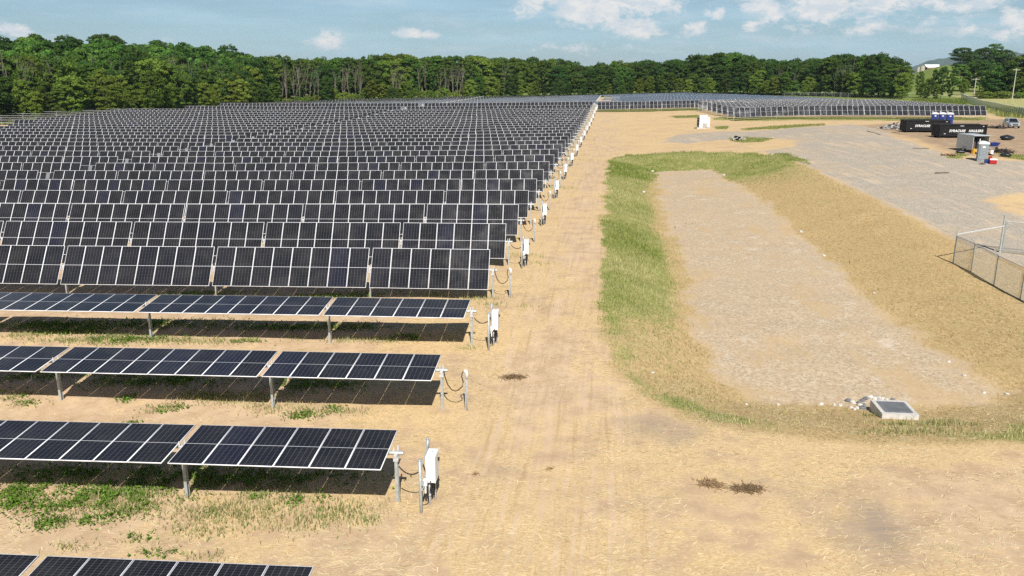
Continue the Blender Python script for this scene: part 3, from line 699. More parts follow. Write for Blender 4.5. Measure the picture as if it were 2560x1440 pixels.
for k in range(1, 34):
    y0 = 17.2 + STEP * k; x0 = float(x_end(y0))
    if k % 2 == 1:
        x, y = loc_to_world((x0, y0), 1.12, -.10); cb += 1
        lab = {1: 'white combiner box on galvanised pipes, nearest to the camera'}.get(cb) or f'white combiner box on galvanised pipes, {nth(cb)} from the camera along the lane'
        t = thing('combiner_stand', lab, 'electrical box', (x, y, gz1(x, y)), -PSI, 'combiner boxes along the tracker ends'); place_parts(t, COMB)
    else:
        x, y = loc_to_world((x0, y0), 1.18, -.05); cp += 1
        lab = {1: 'grey cable post with white cap and drooping brown cable, nearest to the camera'}.get(cp) or f'grey cable post with white cap and drooping cable, {nth(cp)} from the camera'
        t = thing('cable_post', lab, 'cable post', (x, y, gz1(x, y)), -PSI, 'cable posts along the tracker ends'); place_parts(t, CPOST)

# ------------------------------------------------------------------ inverter cabinet by the clearing
x, y, z = on(1757, 321)
inv = thing('inverter_cabinet', 'white inverter cabinet on a gravel pad in the straw clearing', 'electrical cabinet', (x, y, z), R(-8)); inv.scale = (.9, .9, .9)
b = MB(); b.box((0.05, .4, .08), (2.9, 2.2, .3)); b.build('concrete_pad', MATS['concrete'], inv)
b = MB(); b.box((.05, .5, 1.55), (1.75, 1.5, 2.6)); b.box((.05, .5, 2.88), (1.65, 1.4, .08)); b.build('housing', MATS['white_paint'], inv)
b = MB(); b.box((1.15, .35, 1.42), (.62, 1.2, 2.2)); o = b.build('side_cabinet', MATS['white_paint'], inv)
b = MB(); b.box((-1.02, .45, 1.35), (.5, 1.35, 1.9), 0); o = b.build('cooling_unit', MATS['dark_gap'], inv)
for kz in (.75, 1.35, 1.95):
    b = MB(); b.box((-1.02, -.235, kz), (.5, .02, .05)); b.build('louver', MATS['grey_plastic'], o)
b = MB(); b.box((-.05, -.262, 1.95), (.78, .02, 1.5)); d = b.build('door', MATS['white_plastic'], inv)
b = MB(); b.box((.2, -.285, 2.0), (.04, .03, .4)); b.build('handle', MATS['grey_plastic'], d)
b = MB(); b.box((.42, -.33, .72), (1.0, .12, .85)); b.build('filter_panel', MATS['scrap_light'], inv)

# ------------------------------------------------------------------ the yard: dumpsters, toilets, trailer, car, litter
def text_mesh(s, size, mat, extrude=.004, thick=.012, shear=.18):
    c = bpy.data.curves.new('lettering', 'FONT'); c.body = s; c.size = size; c.extrude = extrude; c.offset = thick; c.shear = shear; c.space_character = 1.02
    o = bpy.data.objects.new('lettering_src', c); COL.objects.link(o); bpy.context.view_layer.update()
    me = bpy.data.meshes.new_from_object(o.evaluated_get(bpy.context.evaluated_depsgraph_get())); bpy.data.objects.remove(o); me.name = 'lettering'
    me.materials.clear(); me.materials.append(mat); return me
TXT1, TXT2 = text_mesh('SYRACUSE', .50, MATS['lettering']), text_mesh('HAULERS', .50, MATS['lettering'])
def dumpster(px, py, label, rz, fill):
    x, y, z = on(px, py); t = thing('dumpster', label, 'dumpster', (x, y, z), rz, 'roll-off dumpsters in the yard')
    L, Wd, H, th = 7.0, 2.4, 1.72, .07; K = MATS['black_paint']; z0 = .22
    b = MB(); b.box((L / 2, Wd / 2, z0 + .05), (L - .1, Wd - .1, .1)); b.build('floor_plate', K, t)
    for yy, nm in ((th / 2, 'side_wall'), (Wd - th / 2, 'side_wall')):
        b = MB(); b.box((L / 2, yy, z0 + H / 2), (L, th, H)); b.build(nm, K, t)
    b = MB(); b.box((th / 2, Wd / 2, z0 + H / 2), (th, Wd - 2 * th - .01, H - .02)); b.build('end_wall', K, t)
    b = MB(); b.box((L - th / 2, Wd / 2, z0 + H / 2), (th, Wd - 2 * th - .01, H - .02)); dr = b.build('door', K, t)
    for yy in (.5, 1.2, 1.9):
        b = MB(); b.box((L + .04, yy, z0 + H / 2), (.08, .08, H - .2)); b.build('rib', K, dr)
    for yy in (-.035, Wd + .035):
        b = MB(); b.tube([(-.05, yy, z0 + H), (L + .05, yy, z0 + H)], .075, 8); b.build('top_rail', K, t)
    for xx in (.12, L - .12):
        for yy in (-.05, Wd + .05):
            b = MB(); b.box((xx, yy, z0 + H / 2), (.22, .10, H + .06)); b.build('corner_post', K, t)
    b = MB(); b.box((L / 2, -.03, z0 + .12), (L - .5, .06, .16)); b.build('bottom_rail', K, t)
    for yy in (.75, 1.65):
        b = MB(); b.box((L / 2, yy, .11), (L - .2, .14, .22)); b.build('skid_rail', K, t)
    for xx in (.35, L - .5):
        for yy in (.45, 1.95):
            b = MB(); b.tube([(xx, yy - .12, .12), (xx, yy + .12, .12)], .12, 10); b.build('roller', K, t)
    link('lettering', TXT1, t, (1.45, -.012, z0 + .68)).rotation_euler = (R(90), 0, 0)
    link('lettering', TXT2, t, (4.35, -.012, z0 + .68)).rotation_euler = (R(90), 0, 0)
    for xx, zz, w_ in ((.85, z0 + .42, .26), (3.3, z0 + H - .14, .55), (L - .55, z0 + H - .2, .22)):
        b = MB(); b.box((xx, -.02, zz), (w_, .012, .07)); b.build('reflector', MATS['lettering'], t)
    return t
dumpster(2346, 345, 'nearer black roll-off dumpster with white lettering, behind the grey trailer', R(-2), True)
dumpster(2263, 331, 'farther black roll-off dumpster with white lettering, beside the scrap heap', R(-3), False)

def toilet(x, y, rz, label, body, group, roof=MATS['white_plastic']):
    t = thing('portable_toilet', label, 'portable toilet', (x, y, gz1(x, y)), rz, group)
    b = MB(); b.box((0, 0, .08), (1.12, 1.12, .16)); b.build('base', body, t)
    b = MB(); b.box((0, 0, 1.12), (1.08, 1.08, 1.92), taper=(.95, .95)); b.build('cabin', body, t)
    b = MB()
    arc = [(.58 * math.cos(a), 2.02 + .30 * math.sin(a)) for a in np.linspace(0, math.pi, 11)]
    b.prism([(-.58, 1.98)] + [(-x_, z_) for x_, z_ in arc] + [(.58, 1.98)], -.58, .58); b.build('roof', roof, t)
    b = MB(); b.box((0, -.555, 1.05), (.80, .05, 1.74), taper=(.97, 1)); d = b.build('door', body, t)
    b = MB(); b.tube([(0, -.585, 1.66), (0, -.60, 1.66)], 1.0, 16); me = b.mesh('sign_plate', MATS['lettering'])
    s = link('sign_plate', me, d, (0, 0, 0)); s.scale = (.17, 1, .10); s.location = (0, 0, 1.66 - 1.66 * .10)
    for xx in (-.22, 0, .22):
        b = MB(); b.box((xx, -.585, 1.05), (.05, .02, .5)); b.build('door_rib', body, d)
    b = MB(); b.box((.34, -.60, 1.02), (.05, .05, .12)); b.build('handle', MATS['grey_plastic'], d)
    b = MB(); b.tube([(-.38, .38, 2.2), (-.38, .38, 2.55)], .05, 8); b.build('vent_pipe', roof, t)
    return t
for i, (px, lab) in enumerate(((2350, 'blue portable toilet with white roof, first of three from the dumpster end'), (2366.5, 'blue portable toilet with white roof, between the two other blue ones'), (2383, 'blue portable toilet with white roof, nearest to the silver car'))):
    toilet((px - 1280) / FPX * 153, 158 - i * .35, R(-17), lab, MATS['blue_plastic'], 'blue portable toilets behind the dumpsters')
x, y, z = on(2458, 403); toilet(x, y + .4, R(-20), 'grey portable toilet with white roof, standing alone before the trailer', MATS['grey_plastic'], None)

# enclosed cargo trailer, rear ramp down
x, y, z = on(2429, 383)
tr = thing('cargo_trailer', 'grey enclosed cargo trailer with open rear, left of the grey toilet', 'trailer', (x, y, z), R(2))
T = MATS['trailer_grey']; L, Wd, H, z0 = 3.7, 2.1, 1.75, .42
for xx, dm in ((.03, 'side_wall'), (Wd - .03, 'side_wall')):
    b = MB(); b.box((xx, L / 2, z0 + H / 2), (.06, L, H)); b.build(dm, T, tr)
b = MB(); b.box((Wd / 2, L - .03, z0 + H / 2), (Wd - .12, .06, H)); b.build('front_wall', T, tr)
b = MB(); b.box((Wd / 2, L / 2 - .05, z0 + H + .04), (Wd + .08, L + .16, .08)); b.build('roof', T, tr)
b = MB(); b.box((Wd / 2, L / 2, z0 + .03), (Wd - .12, L - .08, .06)); b.build('floor_plate', MATS['plywood'], tr)
for xx in (-.02, Wd + .02):
    b = MB(); b.box((xx, L * .5, .55), (.2, .86, .10)); b.build('fender', T, tr)
    b = MB(); b.tube([(xx - .08, L * .5, .33), (xx + .08, L * .5, .33)], .33, 16); w = b.build('wheel', MATS['tyre'], tr)
    b = MB(); b.tube([(xx - .095, L * .5, .33), (xx + .095, L * .5, .33)], .17, 12); b.build('rim', MATS['scrap_light'], w)
b = MB(); mt = Matrix.Translation((Wd / 2, -.72, .24)) @ Matrix.Rotation(R(16), 4, 'X'); b.box((0, 0, 0), (Wd - .1, 1.5, .06), mtx=mt); b.build('ramp_door', MATS['plywood'], tr)
b = MB(); b.tube([(.4, L, .5), (Wd / 2, L + 1.2, .48)], .045, 6); b.tube([(Wd - .4, L, .5), (Wd / 2, L + 1.2, .48)], .045, 6); b.build('drawbar', MATS['galvanised'], tr)
for i, (xx, yy, w_, h_, mname) in enumerate(((.5, .9, .5, 1.0, 'rusty_scrap'), (1.2, 1.1, .6, 1.25, 'dark_bag'), (1.75, .5, .35, .9, 'rusty_scrap'))):
    wx, wy = x + xx * math.cos(R(2)) - yy * math.sin(R(2)), y + xx * math.sin(R(2)) + yy * math.cos(R(2))
    b = MB(); b.box((0, 0, h_ / 2), (w_, .5, h_), 0, .2 * i); b.box((.06, 0, h_ + .06), (w_ * .6, .3, .12), 0, .4)
    tag(b.build('storage_crate', MATS[mname], None, (wx, wy, z + z0 + .065)), ['rust-brown crate just inside the trailer opening', 'tall dark crate deep inside the trailer', 'narrow brown crate at the right inside the trailer'][i], 'crate', 'crates in the trailer')
def jug(px, py, label, mat, w_, h_):
    x, y, z = on(px, py); t = thing('jerry_can', label, 'can', (x, y, z), .4)
    b = MB(); b.box((0, 0, h_ / 2), (w_, w_ * .6, h_), taper=(.9, .85)); b.build('body', mat, t)
    b = MB(); b.tube([(w_ * .25, 0, h_), (w_ * .25, 0, h_ + .08)], .04, 8); b.build('cap', MATS['black_rubber'], t)
    b = MB(); b.tube([(-w_ * .3, 0, h_ - .01), (-w_ * .2, 0, h_ + .07), (w_ * .05, 0, h_ + .07), (w_ * .12, 0, h_ - .01)], .02, 6); b.build('handle', mat, t)
jug(2434, 384, 'yellow plastic can standing at the trailer ramp', MATS['yellow_plastic'], .52, .60)
x, y, z = on(2478, 387); b = MB()
mt = Matrix.Translation((0, 0, .25)) @ Matrix.Rotation(R(18), 4, 'Y'); b.box((0, 0, 0), (1.7, 1.1, .03), mtx=mt); b.box((-.7, 0, .12), (.12, 1.0, .26)); b.box((.7, .2, .03), (.2, .6, .06))
tag(b.build('plywood_sheet', MATS['plywood'], None, (x - .6, y, z)), 'tan plywood sheet propped beside the grey toilet', 'plywood sheet')
def wheelbarrow(px, py):
    x, y, z = on(px, py); t = thing('wheelbarrow', 'blue wheelbarrow tipped up right of the grey toilet', 'wheelbarrow', (x, y, z), R(200))
    b = MB(); v = [(-.45, -.38, .55), (.45, -.30, .55), (.45, .30, .55), (-.45, .38, .55), (-.75, -.50, 1.0), (.75, -.42, .95), (.75, .42, .95), (-.75, .50, 1.0)]
    b.add(v, [(0, 1, 2, 3), (4, 5, 1, 0), (5, 6, 2, 1), (6, 7, 3, 2), (7, 4, 0, 3)]); b.add([(q[0] * .97, q[1] * .97, q[2] + .02) for q in v], [(3, 2, 1, 0), (0, 1, 5, 4), (1, 2, 6, 5), (2, 3, 7, 6), (3, 0, 4, 7)])
    b.build('tray', MATS['blue_plastic'], t)
    for s in (-1, 1):
        b = MB(); b.tube([(1.5, s * .32, .72), (.2, s * .28, .50), (-.75, s * .06, .25)], .025, 6); b.build('handle', MATS['galvanised'], t)
        b = MB(); b.tube([(.45, s * .28, .54), (.55, s * .3, .0)], .022, 6); b.build('leg', MATS['galvanised'], t)
    b = MB(); b.tube([(-.78, -.06, .22), (-.78, .06, .22)], .22, 14); b.build('wheel', MATS['tyre'], t)
wheelbarrow(2480, 376)
x, y, z = on(2478, 386); t = thing('bucket', 'white plastic bucket in front of the wheelbarrow', 'bucket', (x, y, z), 0)
b = MB(); b.tube([(0, 0, 0), (0, 0, .5)], [.20, .25], 14); b.build('body', MATS['white_plastic'], t)
b = MB(); b.tube([(0, 0, .5), (0, 0, .54)], .26, 14); b.build('rim', MATS['white_plastic'], t)
x, y, z = on(2482, 410); t = thing('cooler', 'red cooler with white lid on the gravel by the grey toilet', 'cooler', (x, y, z), R(-20))
b = MB(); b.box((0, 0, .26), (.70, .46, .44), taper=(1.03, 1.03)); b.build('body', MATS['red_plastic'], t)
b = MB(); b.box((0, 0, .55), (.76, .50, .14), taper=(.94, .9)); b.build('lid', MATS['white_plastic'], t)
for s in (-1, 1):
    b = MB(); b.box((s * .38, 0, .36), (.04, .22, .05)); b.build('handle', MATS['white_plastic'], t)
jug(2475, 400, 'small red fuel can behind the red cooler', MATS['red_plastic'], .42, .42)
x, y, z = on(2467, 408); t = thing('tool_box', 'dark blue tool box beside the red cooler', 'tool box', (x, y, z), R(-15))
b = MB(); b.box((0, 0, .20), (.52, .36, .40)); b.build('body', MATS['blue_plastic'], t)
b = MB(); b.box((0, 0, .43), (.54, .38, .06)); b.build('lid', MATS['dark_bag'], t)
b = MB(); b.tube([(-.14, 0, .46), (-.12, 0, .53), (.12, 0, .53), (.14, 0, .46)], .015, 6); b.build('handle', MATS['dark_gap'], t)
x, y, z = on(2457, 411); b = MB()
for k in range(7): b.tube([(random.uniform(-.5, .5), random.uniform(-.15, .15), .03 + .02 * k), (random.uniform(-.5, .5), random.uniform(-.15, .15), .05 + .02 * k)], .03, 6)
tag(b.build('rag_heap', MATS['rusty_scrap'], None, (x, y, z)), 'brown rags on the gravel left of the red cooler', 'rags')

def heap(name, px, py, rx, ry, h, n, mats, label, cat, size=(.2, 1.2), rods=0.3):
    """pile of separate scrap pieces lying over each other"""
    x, y, z = on(px, py); t = thing(name, label, cat, (x, y, z), random.uniform(-.2, .2))
    for mi, mname in enumerate(mats):
        b = MB()
        for k in range(n):
            r = math.sqrt(random.random()); a = random.uniform(0, 6.283); cx, cy = rx * r * math.cos(a), ry * r * math.sin(a); cz = h * (1 - r) * random.random() + .06
            rot = Matrix.Translation((cx, cy, cz)) @ Matrix.Rotation(random.uniform(0, 6.28), 4, 'Z') @ Matrix.Rotation(random.gauss(0, .35), 4, 'Y')
            s = random.uniform(*size)
            b.box((0, 0, 0), (s, .05 if random.random() < rods else s * random.uniform(.15, .6), random.uniform(.03, .12)), mtx=rot)
        b.build('scrap_piece', MATS[mname], t)['kind'] = 'stuff'
    return t
heap('scrap_heap', 2236, 322, 2.6, 1.2, 1.15, 75, ('scrap_light', 'rusty_scrap', 'galvanised'), 'heap of grey scrap and packing left of the farther dumpster', 'scrap heap')
heap('scrap_heap', 2492, 321, 1.5, .9, .5, 40, ('rusty_scrap', 'dark_bag'), 'low dark scrap heap between nearer dumpster and silver car', 'scrap heap')
heap('rod_heap', 2504, 381, 1.3, .6, .55, 50, ('rusty_scrap', 'dark_bag'), 'tangle of rusty rods right of the wheelbarrow', 'rod heap', (.6, 1.4), .9)
heap('timber_heap', 2372, 389, .9, .35, .25, 18, ('plywood', 'rusty_scrap'), 'few short timbers on the grass left of the trailer', 'timber heap', (.3, .9), .8)
def bag(px, py, s, label, rz=0.0):
    x, y, z = on(px, py); n, m_ = 12, 7; v, f = [], []
    for i in range(m_ + 1):
        ph = math.pi * i / m_
        for k in range(n):
            a = 2 * math.pi * k / n; wob = 1 + .22 * math.sin(3 * a + s * 9) * math.sin(ph) + .12 * random.uniform(-1, 1) * math.sin(ph)
            v.append((s * 1.15 * math.sin(ph) * math.cos(a) * wob, s * .8 * math.sin(ph) * math.sin(a) * wob, s * .42 * (1 - math.cos(ph)) * (1 + .1 * math.sin(5 * a))))
    for i in range(m_):
        for k in range(n): f.append((i * n + k, i * n + (k + 1) % n, (i + 1) * n + (k + 1) % n, (i + 1) * n + k))
    b = MB(); b.add(v, f); o = b.build('rubbish_bag', MATS['dark_bag'], None, (x, y, z - .02), rz, True); tag(o, label, 'rubbish bag', 'dark rubbish bags in the yard')
bag(2516, 350, .85, 'dark rubbish bag on bare earth right of the nearer dumpster'); bag(2515, 392, .6, 'dark rubbish bag on the grass right of the rusty rods'); bag(2402, 383, .5, 'dark rubbish bag by the left trailer wheel')
def stick(px0, py0, px1, py1, label, r=.05):
    p, q = on(px0, py0), on(px1, py1); m_ = (np.array(p) + np.array(q)) / 2
    pts = [np.array(p) * (1 - t) + np.array(q) * t for t in np.linspace(0, 1, 6)]
    pts = [(a[0] - m_[0] + random.gauss(0, .05), a[1] - m_[1] + random.gauss(0, .05), gz1(a[0], a[1]) + r * .8 - m_[2]) for a in pts]
    b = MB(); b.tube(pts, r, 6); tag(b.build('loose_cable', MATS['rusty_scrap'], None, tuple(m_), 0, True), label, 'cable', 'offcuts lying in the yard')
stick(2168, 328, 2201, 337, 'dark offcut lying on gravel left of the farther dumpster'); stick(2228, 331, 2250, 334, 'short offcut lying before the farther dumpster'); stick(2282, 371, 2322, 372, 'long dark offcut lying left of the grey trailer'); stick(2340, 434, 2372, 433, 'dark offcut lying alone on the open gravel', .07)

# parked car
def suv(px, py, rz):
    x, y, z = on(px, py); t = thing('parked_car', 'silver compact SUV parked nose-on at the right of the yard', 'car', (x, y, z), rz)
    L, Wd = 4.45, 1.84
    # body as cross-sections along its length: (x, half width low, half width high, sill z, shoulder z)
    sec = [(-2.22, .70, .66, .46, .92), (-2.10, .86, .84, .34, 1.00), (-1.3, .92, .90, .26, 1.04), (0, .92, .91, .25, 1.02), (1.0, .92, .90, .25, 1.0), (1.6, .90, .85, .27, .92), (2.05, .84, .76, .30, .82), (2.22, .66, .60, .42, .72)]
    v, f = [], []
    for s in sec: v += [(s[0], -s[1], s[3]), (s[0], -s[1] * 1.0, (s[3] + s[4]) / 2), (s[0], -s[2], s[4]), (s[0], s[2], s[4]), (s[0], s[1], (s[3] + s[4]) / 2), (s[0], s[1], s[3])]
    n = 6
    for i in range(len(sec) - 1):
        for k in range(n): f.append((i * n + k, (i + 1) * n + k, (i + 1) * n + (k + 1) % n, i * n + (k + 1) % n))
    f += [tuple(range(n)), tuple(range((len(sec) - 1) * n + n - 1, (len(sec) - 1) * n - 1, -1))]
    b = MB(); b.add(v, f); body = b.build('body', MATS['car_paint'], t)
    roof = [(-1.95, .72, 1.05), (-1.55, .64, 1.60), (-.6, .66, 1.68), (.35, .64, 1.62), (1.15, .78, 1.03)]
    v, f = [], []
    for xx, hw, zz in roof: v += [(xx, -hw, zz), (xx, hw, zz)]
    base = [(-1.95, .86), (-1.55, .88), (-.6, .90), (.35, .90), (1.15, .86)]
    for xx, hw in base: v += [(xx, -hw, .98), (xx, hw, .98)]
    for i in range(4): f += [(2 * i, 2 * i + 2, 2 * i + 3, 2 * i + 1), (2 * i, 10 + 2 * i, 12 + 2 * i, 2 * i + 2), (2 * i + 1, 2 * i + 3, 13 + 2 * i, 11 + 2 * i)]
    b = MB(); b.add(v, f); cab = b.build('cabin', MATS['car_paint'], t)
    b = MB(); b.add([(.40, -.58, 1.60), (.40, .58, 1.60), (1.13, .72, 1.07), (1.13, -.72, 1.07)], [(0, 3, 2, 1)]); b.v = [(p[0] + .02, p[1], p[2] + .02) for p in b.v]; b.build('windscreen', MATS['car_glass'], t)
    for s in (-1, 1):
        for x0_, x1_ in ((-1.5, -.62), (-.54, .28)):
            b = MB(); b.add([(x0_, s * .90, 1.06), (x1_ + .35 * (x1_ > 0), s * .905, 1.06), (x1_, s * .69, 1.55), (x0_ + .05, s * .69, 1.55)], [(0, 1, 2, 3) if s < 0 else (3, 2, 1, 0)]); b.v = [(p[0], p[1] + s * .012, p[2]) for p in b.v]; b.build('side_window', MATS['car_glass'], t)
        b = MB(); b.box((.82, s * 1.0, 1.10), (.16, .22, .14), taper=(.8, .8)); b.build('mirror', MATS['car_paint'], t)
        b = MB(); b.box((2.10, s * .62, .74), (.12, .30, .10), 0, -s * .25); b.build('headlight', MATS['head_lamp'], t)
        b = MB(); b.box((2.17, s * .66, .50), (.08, .22, .16), 0, -s * .25); b.build('fog_lamp', MATS['dark_gap'], t)
        for xx in (-1.32, 1.36):
            b = MB(); b.tube([(xx, s * .72, .34), (xx, s * .93, .34)], .34, 18); w = b.build('wheel', MATS['tyre'], t)
            b = MB(); b.tube([(xx, s * .90, .34), (xx, s * .94, .34)], .21, 12); b.build('rim', MATS['galvanised'], w)
    b = MB(); b.box((2.20, 0, .62), (.07, .80, .20), taper=(1, 1.15)); b.build('grille', MATS['dark_gap'], t)
    b = MB(); b.box((2.22, 0, .38), (.07, 1.1, .10)); b.build('lower_grille', MATS['dark_gap'], t)
suv(2527, 319, R(-104))

# ------------------------------------------------------------------ storm inlet and its stones
x, y, z = on(2240, 1040)
inl = thing('storm_inlet', 'pale concrete storm inlet box with steel grate at the basin edge', 'storm drain', (x - .05, y, z), R(-6))
TZ = .34; C = MATS['concrete']
for bx, bd in (((0, -.52, TZ - .42), (1.50, .20, .84)), ((0, .86, TZ - .42), (1.50, .20, .84)), ((-.66, .17, TZ - .42), (.18, 1.18, .84)), ((.66, .17, TZ - .42), (.18, 1.18, .84))):
    b = MB(); b.box(bx, bd); b.build('wall_panel', C, inl)
b = MB(); b.box((0, .17, TZ - .30), (1.16, 1.2, .04)); b.build('pit', MATS['dark_gap'], inl)
for k in range(13):
    b = MB(); b.box((0, -.36 + k * .088, TZ + .012), (1.16, .034, .05)); b.build('grate_bar', MATS['grate_steel'], inl)
for s in (-.5, .5):
    b = MB(); b.box((s, .17, TZ + .006), (.03, 1.16, .03)); b.build('grate_rail', MATS['grate_steel'], inl)
def rock_mesh(seed):
    rnd = random.Random(seed); v, f = [], []; n, m_ = 8, 5
    for i in range(m_ + 1):
        ph = math.pi * i / m_
        for k in range(n):
            a = 2 * math.pi * k / n + .3 * i; w = rnd.uniform(.72, 1.12); v.append((math.sin(ph) * math.cos(a) * w, math.sin(ph) * math.sin(a) * w * .8, -math.cos(ph) * .6 * rnd.uniform(.85, 1.1)))
    for i in range(m_):
        for k in range(n): f.append((i * n + k, i * n + (k + 1) % n, (i + 1) * n + (k + 1) % n, (i + 1) * n + k))
    b = MB(); b.add(v, f); return b
ROCK = {mn: [rock_mesh(s).mesh('stone', MATS[mn]) for s in range(5)] for mn in ('limestone', 'dark_stone')}
ROCKS = [(2052, 1012, .13, 0, 'pale stone farthest left of the storm inlet'), (2086, 1012, .10, 0, None), (2100, 1014, .11, 0, None), (2120, 1003, .17, 1, None), (2131, 1007, .15, 0, None),
         (2128, 1020, .11, 0, None), (2136, 1024, .12, 0, None), (2143, 1021, .12, 0, None), (2148, 1008, .14, 1, None), (2150, 1014, .15, 0, None), (2156, 1003, .16, 1, None), (2160, 1014, .14, 1, None),
         (2156, 1022, .2, 1, None), (2164, 998, .15, 1, None), (2176, 995, .18, 0, None), (2186, 998, .14, 0, None), (2196, 996, .17, 0, None), (2207, 998, .13, 0, None), (2216, 1000, .13, 0, None), (2232, 999, .11, 1, None),
         (2285, 1042, .16, 0, None), (2002, 580, .20, 0, 'white stone on the right edge of the basin floor'), (1631, 429, .26, 0, 'white stone at the top left of the basin floor'), (1610, 482, .26, 0, 'flat white stone on the green bank'), (1810, 439, .2, 0, 'pale stone at the top right of the basin floor'),
         (1866, 1012, .09, 0, 'small pale stone at the near left of the basin floor'), (1945, 1012, .10, 0, 'small pale stone at the near edge of the basin floor'), (1632, 932, .10, 0, 'pale stone on the near left bank'), (2410, 940, .12, 0, None), (2372, 905, .11, 0, None), (2185, 733, .12, 0, None), (2060, 640, .16, 0, None), (2460, 982, .1, 0, None), (2518, 986, .11, 0, None)]
for i, (px, py, s, dk, lab) in enumerate(ROCKS):
    x, y, z = on(px, py); mn = 'dark_stone' if dk else 'limestone'
    o = link('stone', ROCK[mn][i % 5], None, (x, y, z + s * .2), i * 1.3); o.scale = (s, s, s)
    rel = 'in the heap at the left of the storm inlet' if px < 2160 else ('behind the storm inlet grate' if px < 2250 else ('beside the right end of the storm inlet' if py > 1030 else 'along the right side of the basin floor'))
    tag(o, lab or f'{"dark" if dk else "pale"} stone {rel}, {nth(i)} from the left', 'stone', 'stones around the basin')

# ------------------------------------------------------------------ fences
G = MATS['galvanised']
def line_fence(name, pts, h, label, spacing, arms=True, wire=.07, screen=None, wr=.0022, rail=True, tall=()):
    t = thing(name, label, 'fence', (pts[0][0], pts[0][1], gz1(*pts[0])), 0)
    o0 = np.array(t.location); posts = []
    for (ax, ay), (bx, by) in zip(pts[:-1], pts[1:]):
        n = max(1, round(math.hypot(bx - ax, by - ay) / spacing))
        for k in range(n): posts.append((ax + (bx - ax) * k / n, ay + (by - ay) * k / n))
    posts.append(pts[-1]); P3 = [(a - o0[0], c - o0[1], gz1(a, c) - o0[2]) for a, c in posts]
    for i, (a, c, z) in enumerate(P3):
        hh = h + (.35 if i in tall else 0)
        b = MB(); b.tube([(a, c, z - .3), (a, c, z + hh)], .05 if i in tall else .04, 8)
        po = b.build('post', G, t)
        if arms and i not in tall:
            nx = P3[min(i + 1, len(P3) - 1)][0] - P3[max(i - 1, 0)][0]; ny = P3[min(i + 1, len(P3) - 1)][1] - P3[max(i - 1, 0)][1]; l = math.hypot(nx, ny) + 1e-6
            b = MB(); b.tube([(a, c, z + hh), (a + ny / l * .32, c - nx / l * .32, z + hh + .34)], .032, 6); b.build('barb_arm', G, po)
    for (p, q) in zip(P3[:-1], P3[1:]):
        if rail:
            b = MB(); b.tube([(p[0], p[1], p[2] + h - .05), (q[0], q[1], q[2] + h - .05)], .030, 6); b.build('rail', G, t)
        if wire:
            b = MB(); L = math.hypot(q[0] - p[0], q[1] - p[1]); nst = int((L + h) / wire)
            for d in (1, -1):
                for k in range(nst):
                    s0 = k * wire - h
                    a0, a1 = max(0, s0), min(L, s0 + h)
                    if a1 - a0 < .02: continue
                    z0, z1 = (a0 - s0), (a1 - s0)
                    if d < 0: z0, z1 = h - z0, h - z1
                    f0, f1 = a0 / L, a1 / L
                    A = [p[i] + (q[i] - p[i]) * f0 for i in range(3)]; B = [p[i] + (q[i] - p[i]) * f1 for i in range(3)]
                    A[2] += z0 * .97; B[2] += z1 * .97
                    b.tube([A, B], wr, 3, 0, False)
            o = b.build('chain_link', G, t); o['kind'] = 'stuff'
        if screen:
            b = MB(); n = 6
            for i in range(n):
                f0, f1 = i / n, (i + 1) / n; w0, w1 = .03 * math.sin(i * 2.1), .03 * math.sin((i + 1) * 2.1)
                a = [p[j] + (q[j] - p[j]) * f0 for j in range(3)]; c = [p[j] + (q[j] - p[j]) * f1 for j in range(3)]
                b.add([(a[0], a[1] - .05 + w0, a[2] + .05), (c[0], c[1] - .05 + w1, c[2] + .05), (c[0], c[1] - .05, c[2] + h - .04), (a[0], a[1] - .05, a[2] + h - .04)], [(0, 1, 2, 3)])
            b.build('wind_screen', screen, t)
    return t
A_, B_, C_, D_ = on(2383, 657)[:2], on(2428, 679)[:2], on(2485, 713)[:2], on(2551, 748)[:2]
E_ = (D_[0] + (D_[0] - C_[0]) * 3, D_[1] + (D_[1] - C_[1]) * 3)
line_fence('chain_link_fence', [A_, B_, C_, D_, E_], 1.95, 'galvanised chain-link fence with barb arms right of the basin', 2.6, True, .10, wr=.0048, tall=(0,))
# gate between the fence corner and the road
gp = on(2499, 631)[:2]; gend = (gp[0] + 6.2, gp[1] - 3.2)
gt = thing('vehicle_gate', 'galvanised chain-link gate leaf with diagonal brace across the gravel road', 'gate', (gp[0], gp[1], gz1(*gp)), 0)
gz0 = gz1(*gp)
b = MB(); b.tube([(0, 0, -.4), (0, 0, 2.75)], .075, 10); b.build('post', G, gt)
b = MB(); b.tube([(.12, -.05, .2), (.12, -.05, 2.35)], .045, 8); b.build('leaf_stile', G, gt)
ex, ey = gend[0] - gp[0], gend[1] - gp[1]
for zz in (.2, 2.3):
    b = MB(); b.tube([(.12, -.05, zz), (ex, ey, zz)], .035, 8); b.build('leaf_rail', G, gt)
b = MB(); b.tube([(.14, -.06, 2.25), (ex * .55, ey * .55, .25)], .03, 8); b.build('brace', G, gt)
b = MB(); b.tube([(0, 0, 1.95), (A_[0] - gp[0], A_[1] - gp[1], gz1(*A_) - gz0 + 2.0)], .045, 8); b.build('top_rail', MATS['bearing_grey'], gt)
b = MB(); L = math.hypot(ex, ey)
for d in (1, -1):
    for k in range(int((L + 2.1) / .12)):
        s0 = k * .12 - 2.1; a0, a1 = max(.1, s0), min(L, s0 + 2.1)
        if a1 - a0 < .02: continue
        z0, z1 = a0 - s0, a1 - s0
        if d < 0: z0, z1 = 2.1 - z0, 2.1 - z1
        b.tube([(ex * a0 / L, ey * a0 / L - .05, .2 + z0), (ex * a1 / L, ey * a1 / L - .05, .2 + z1)], .0048, 3, 0, False)
b.build('chain_link', G, gt)['kind'] = 'stuff'

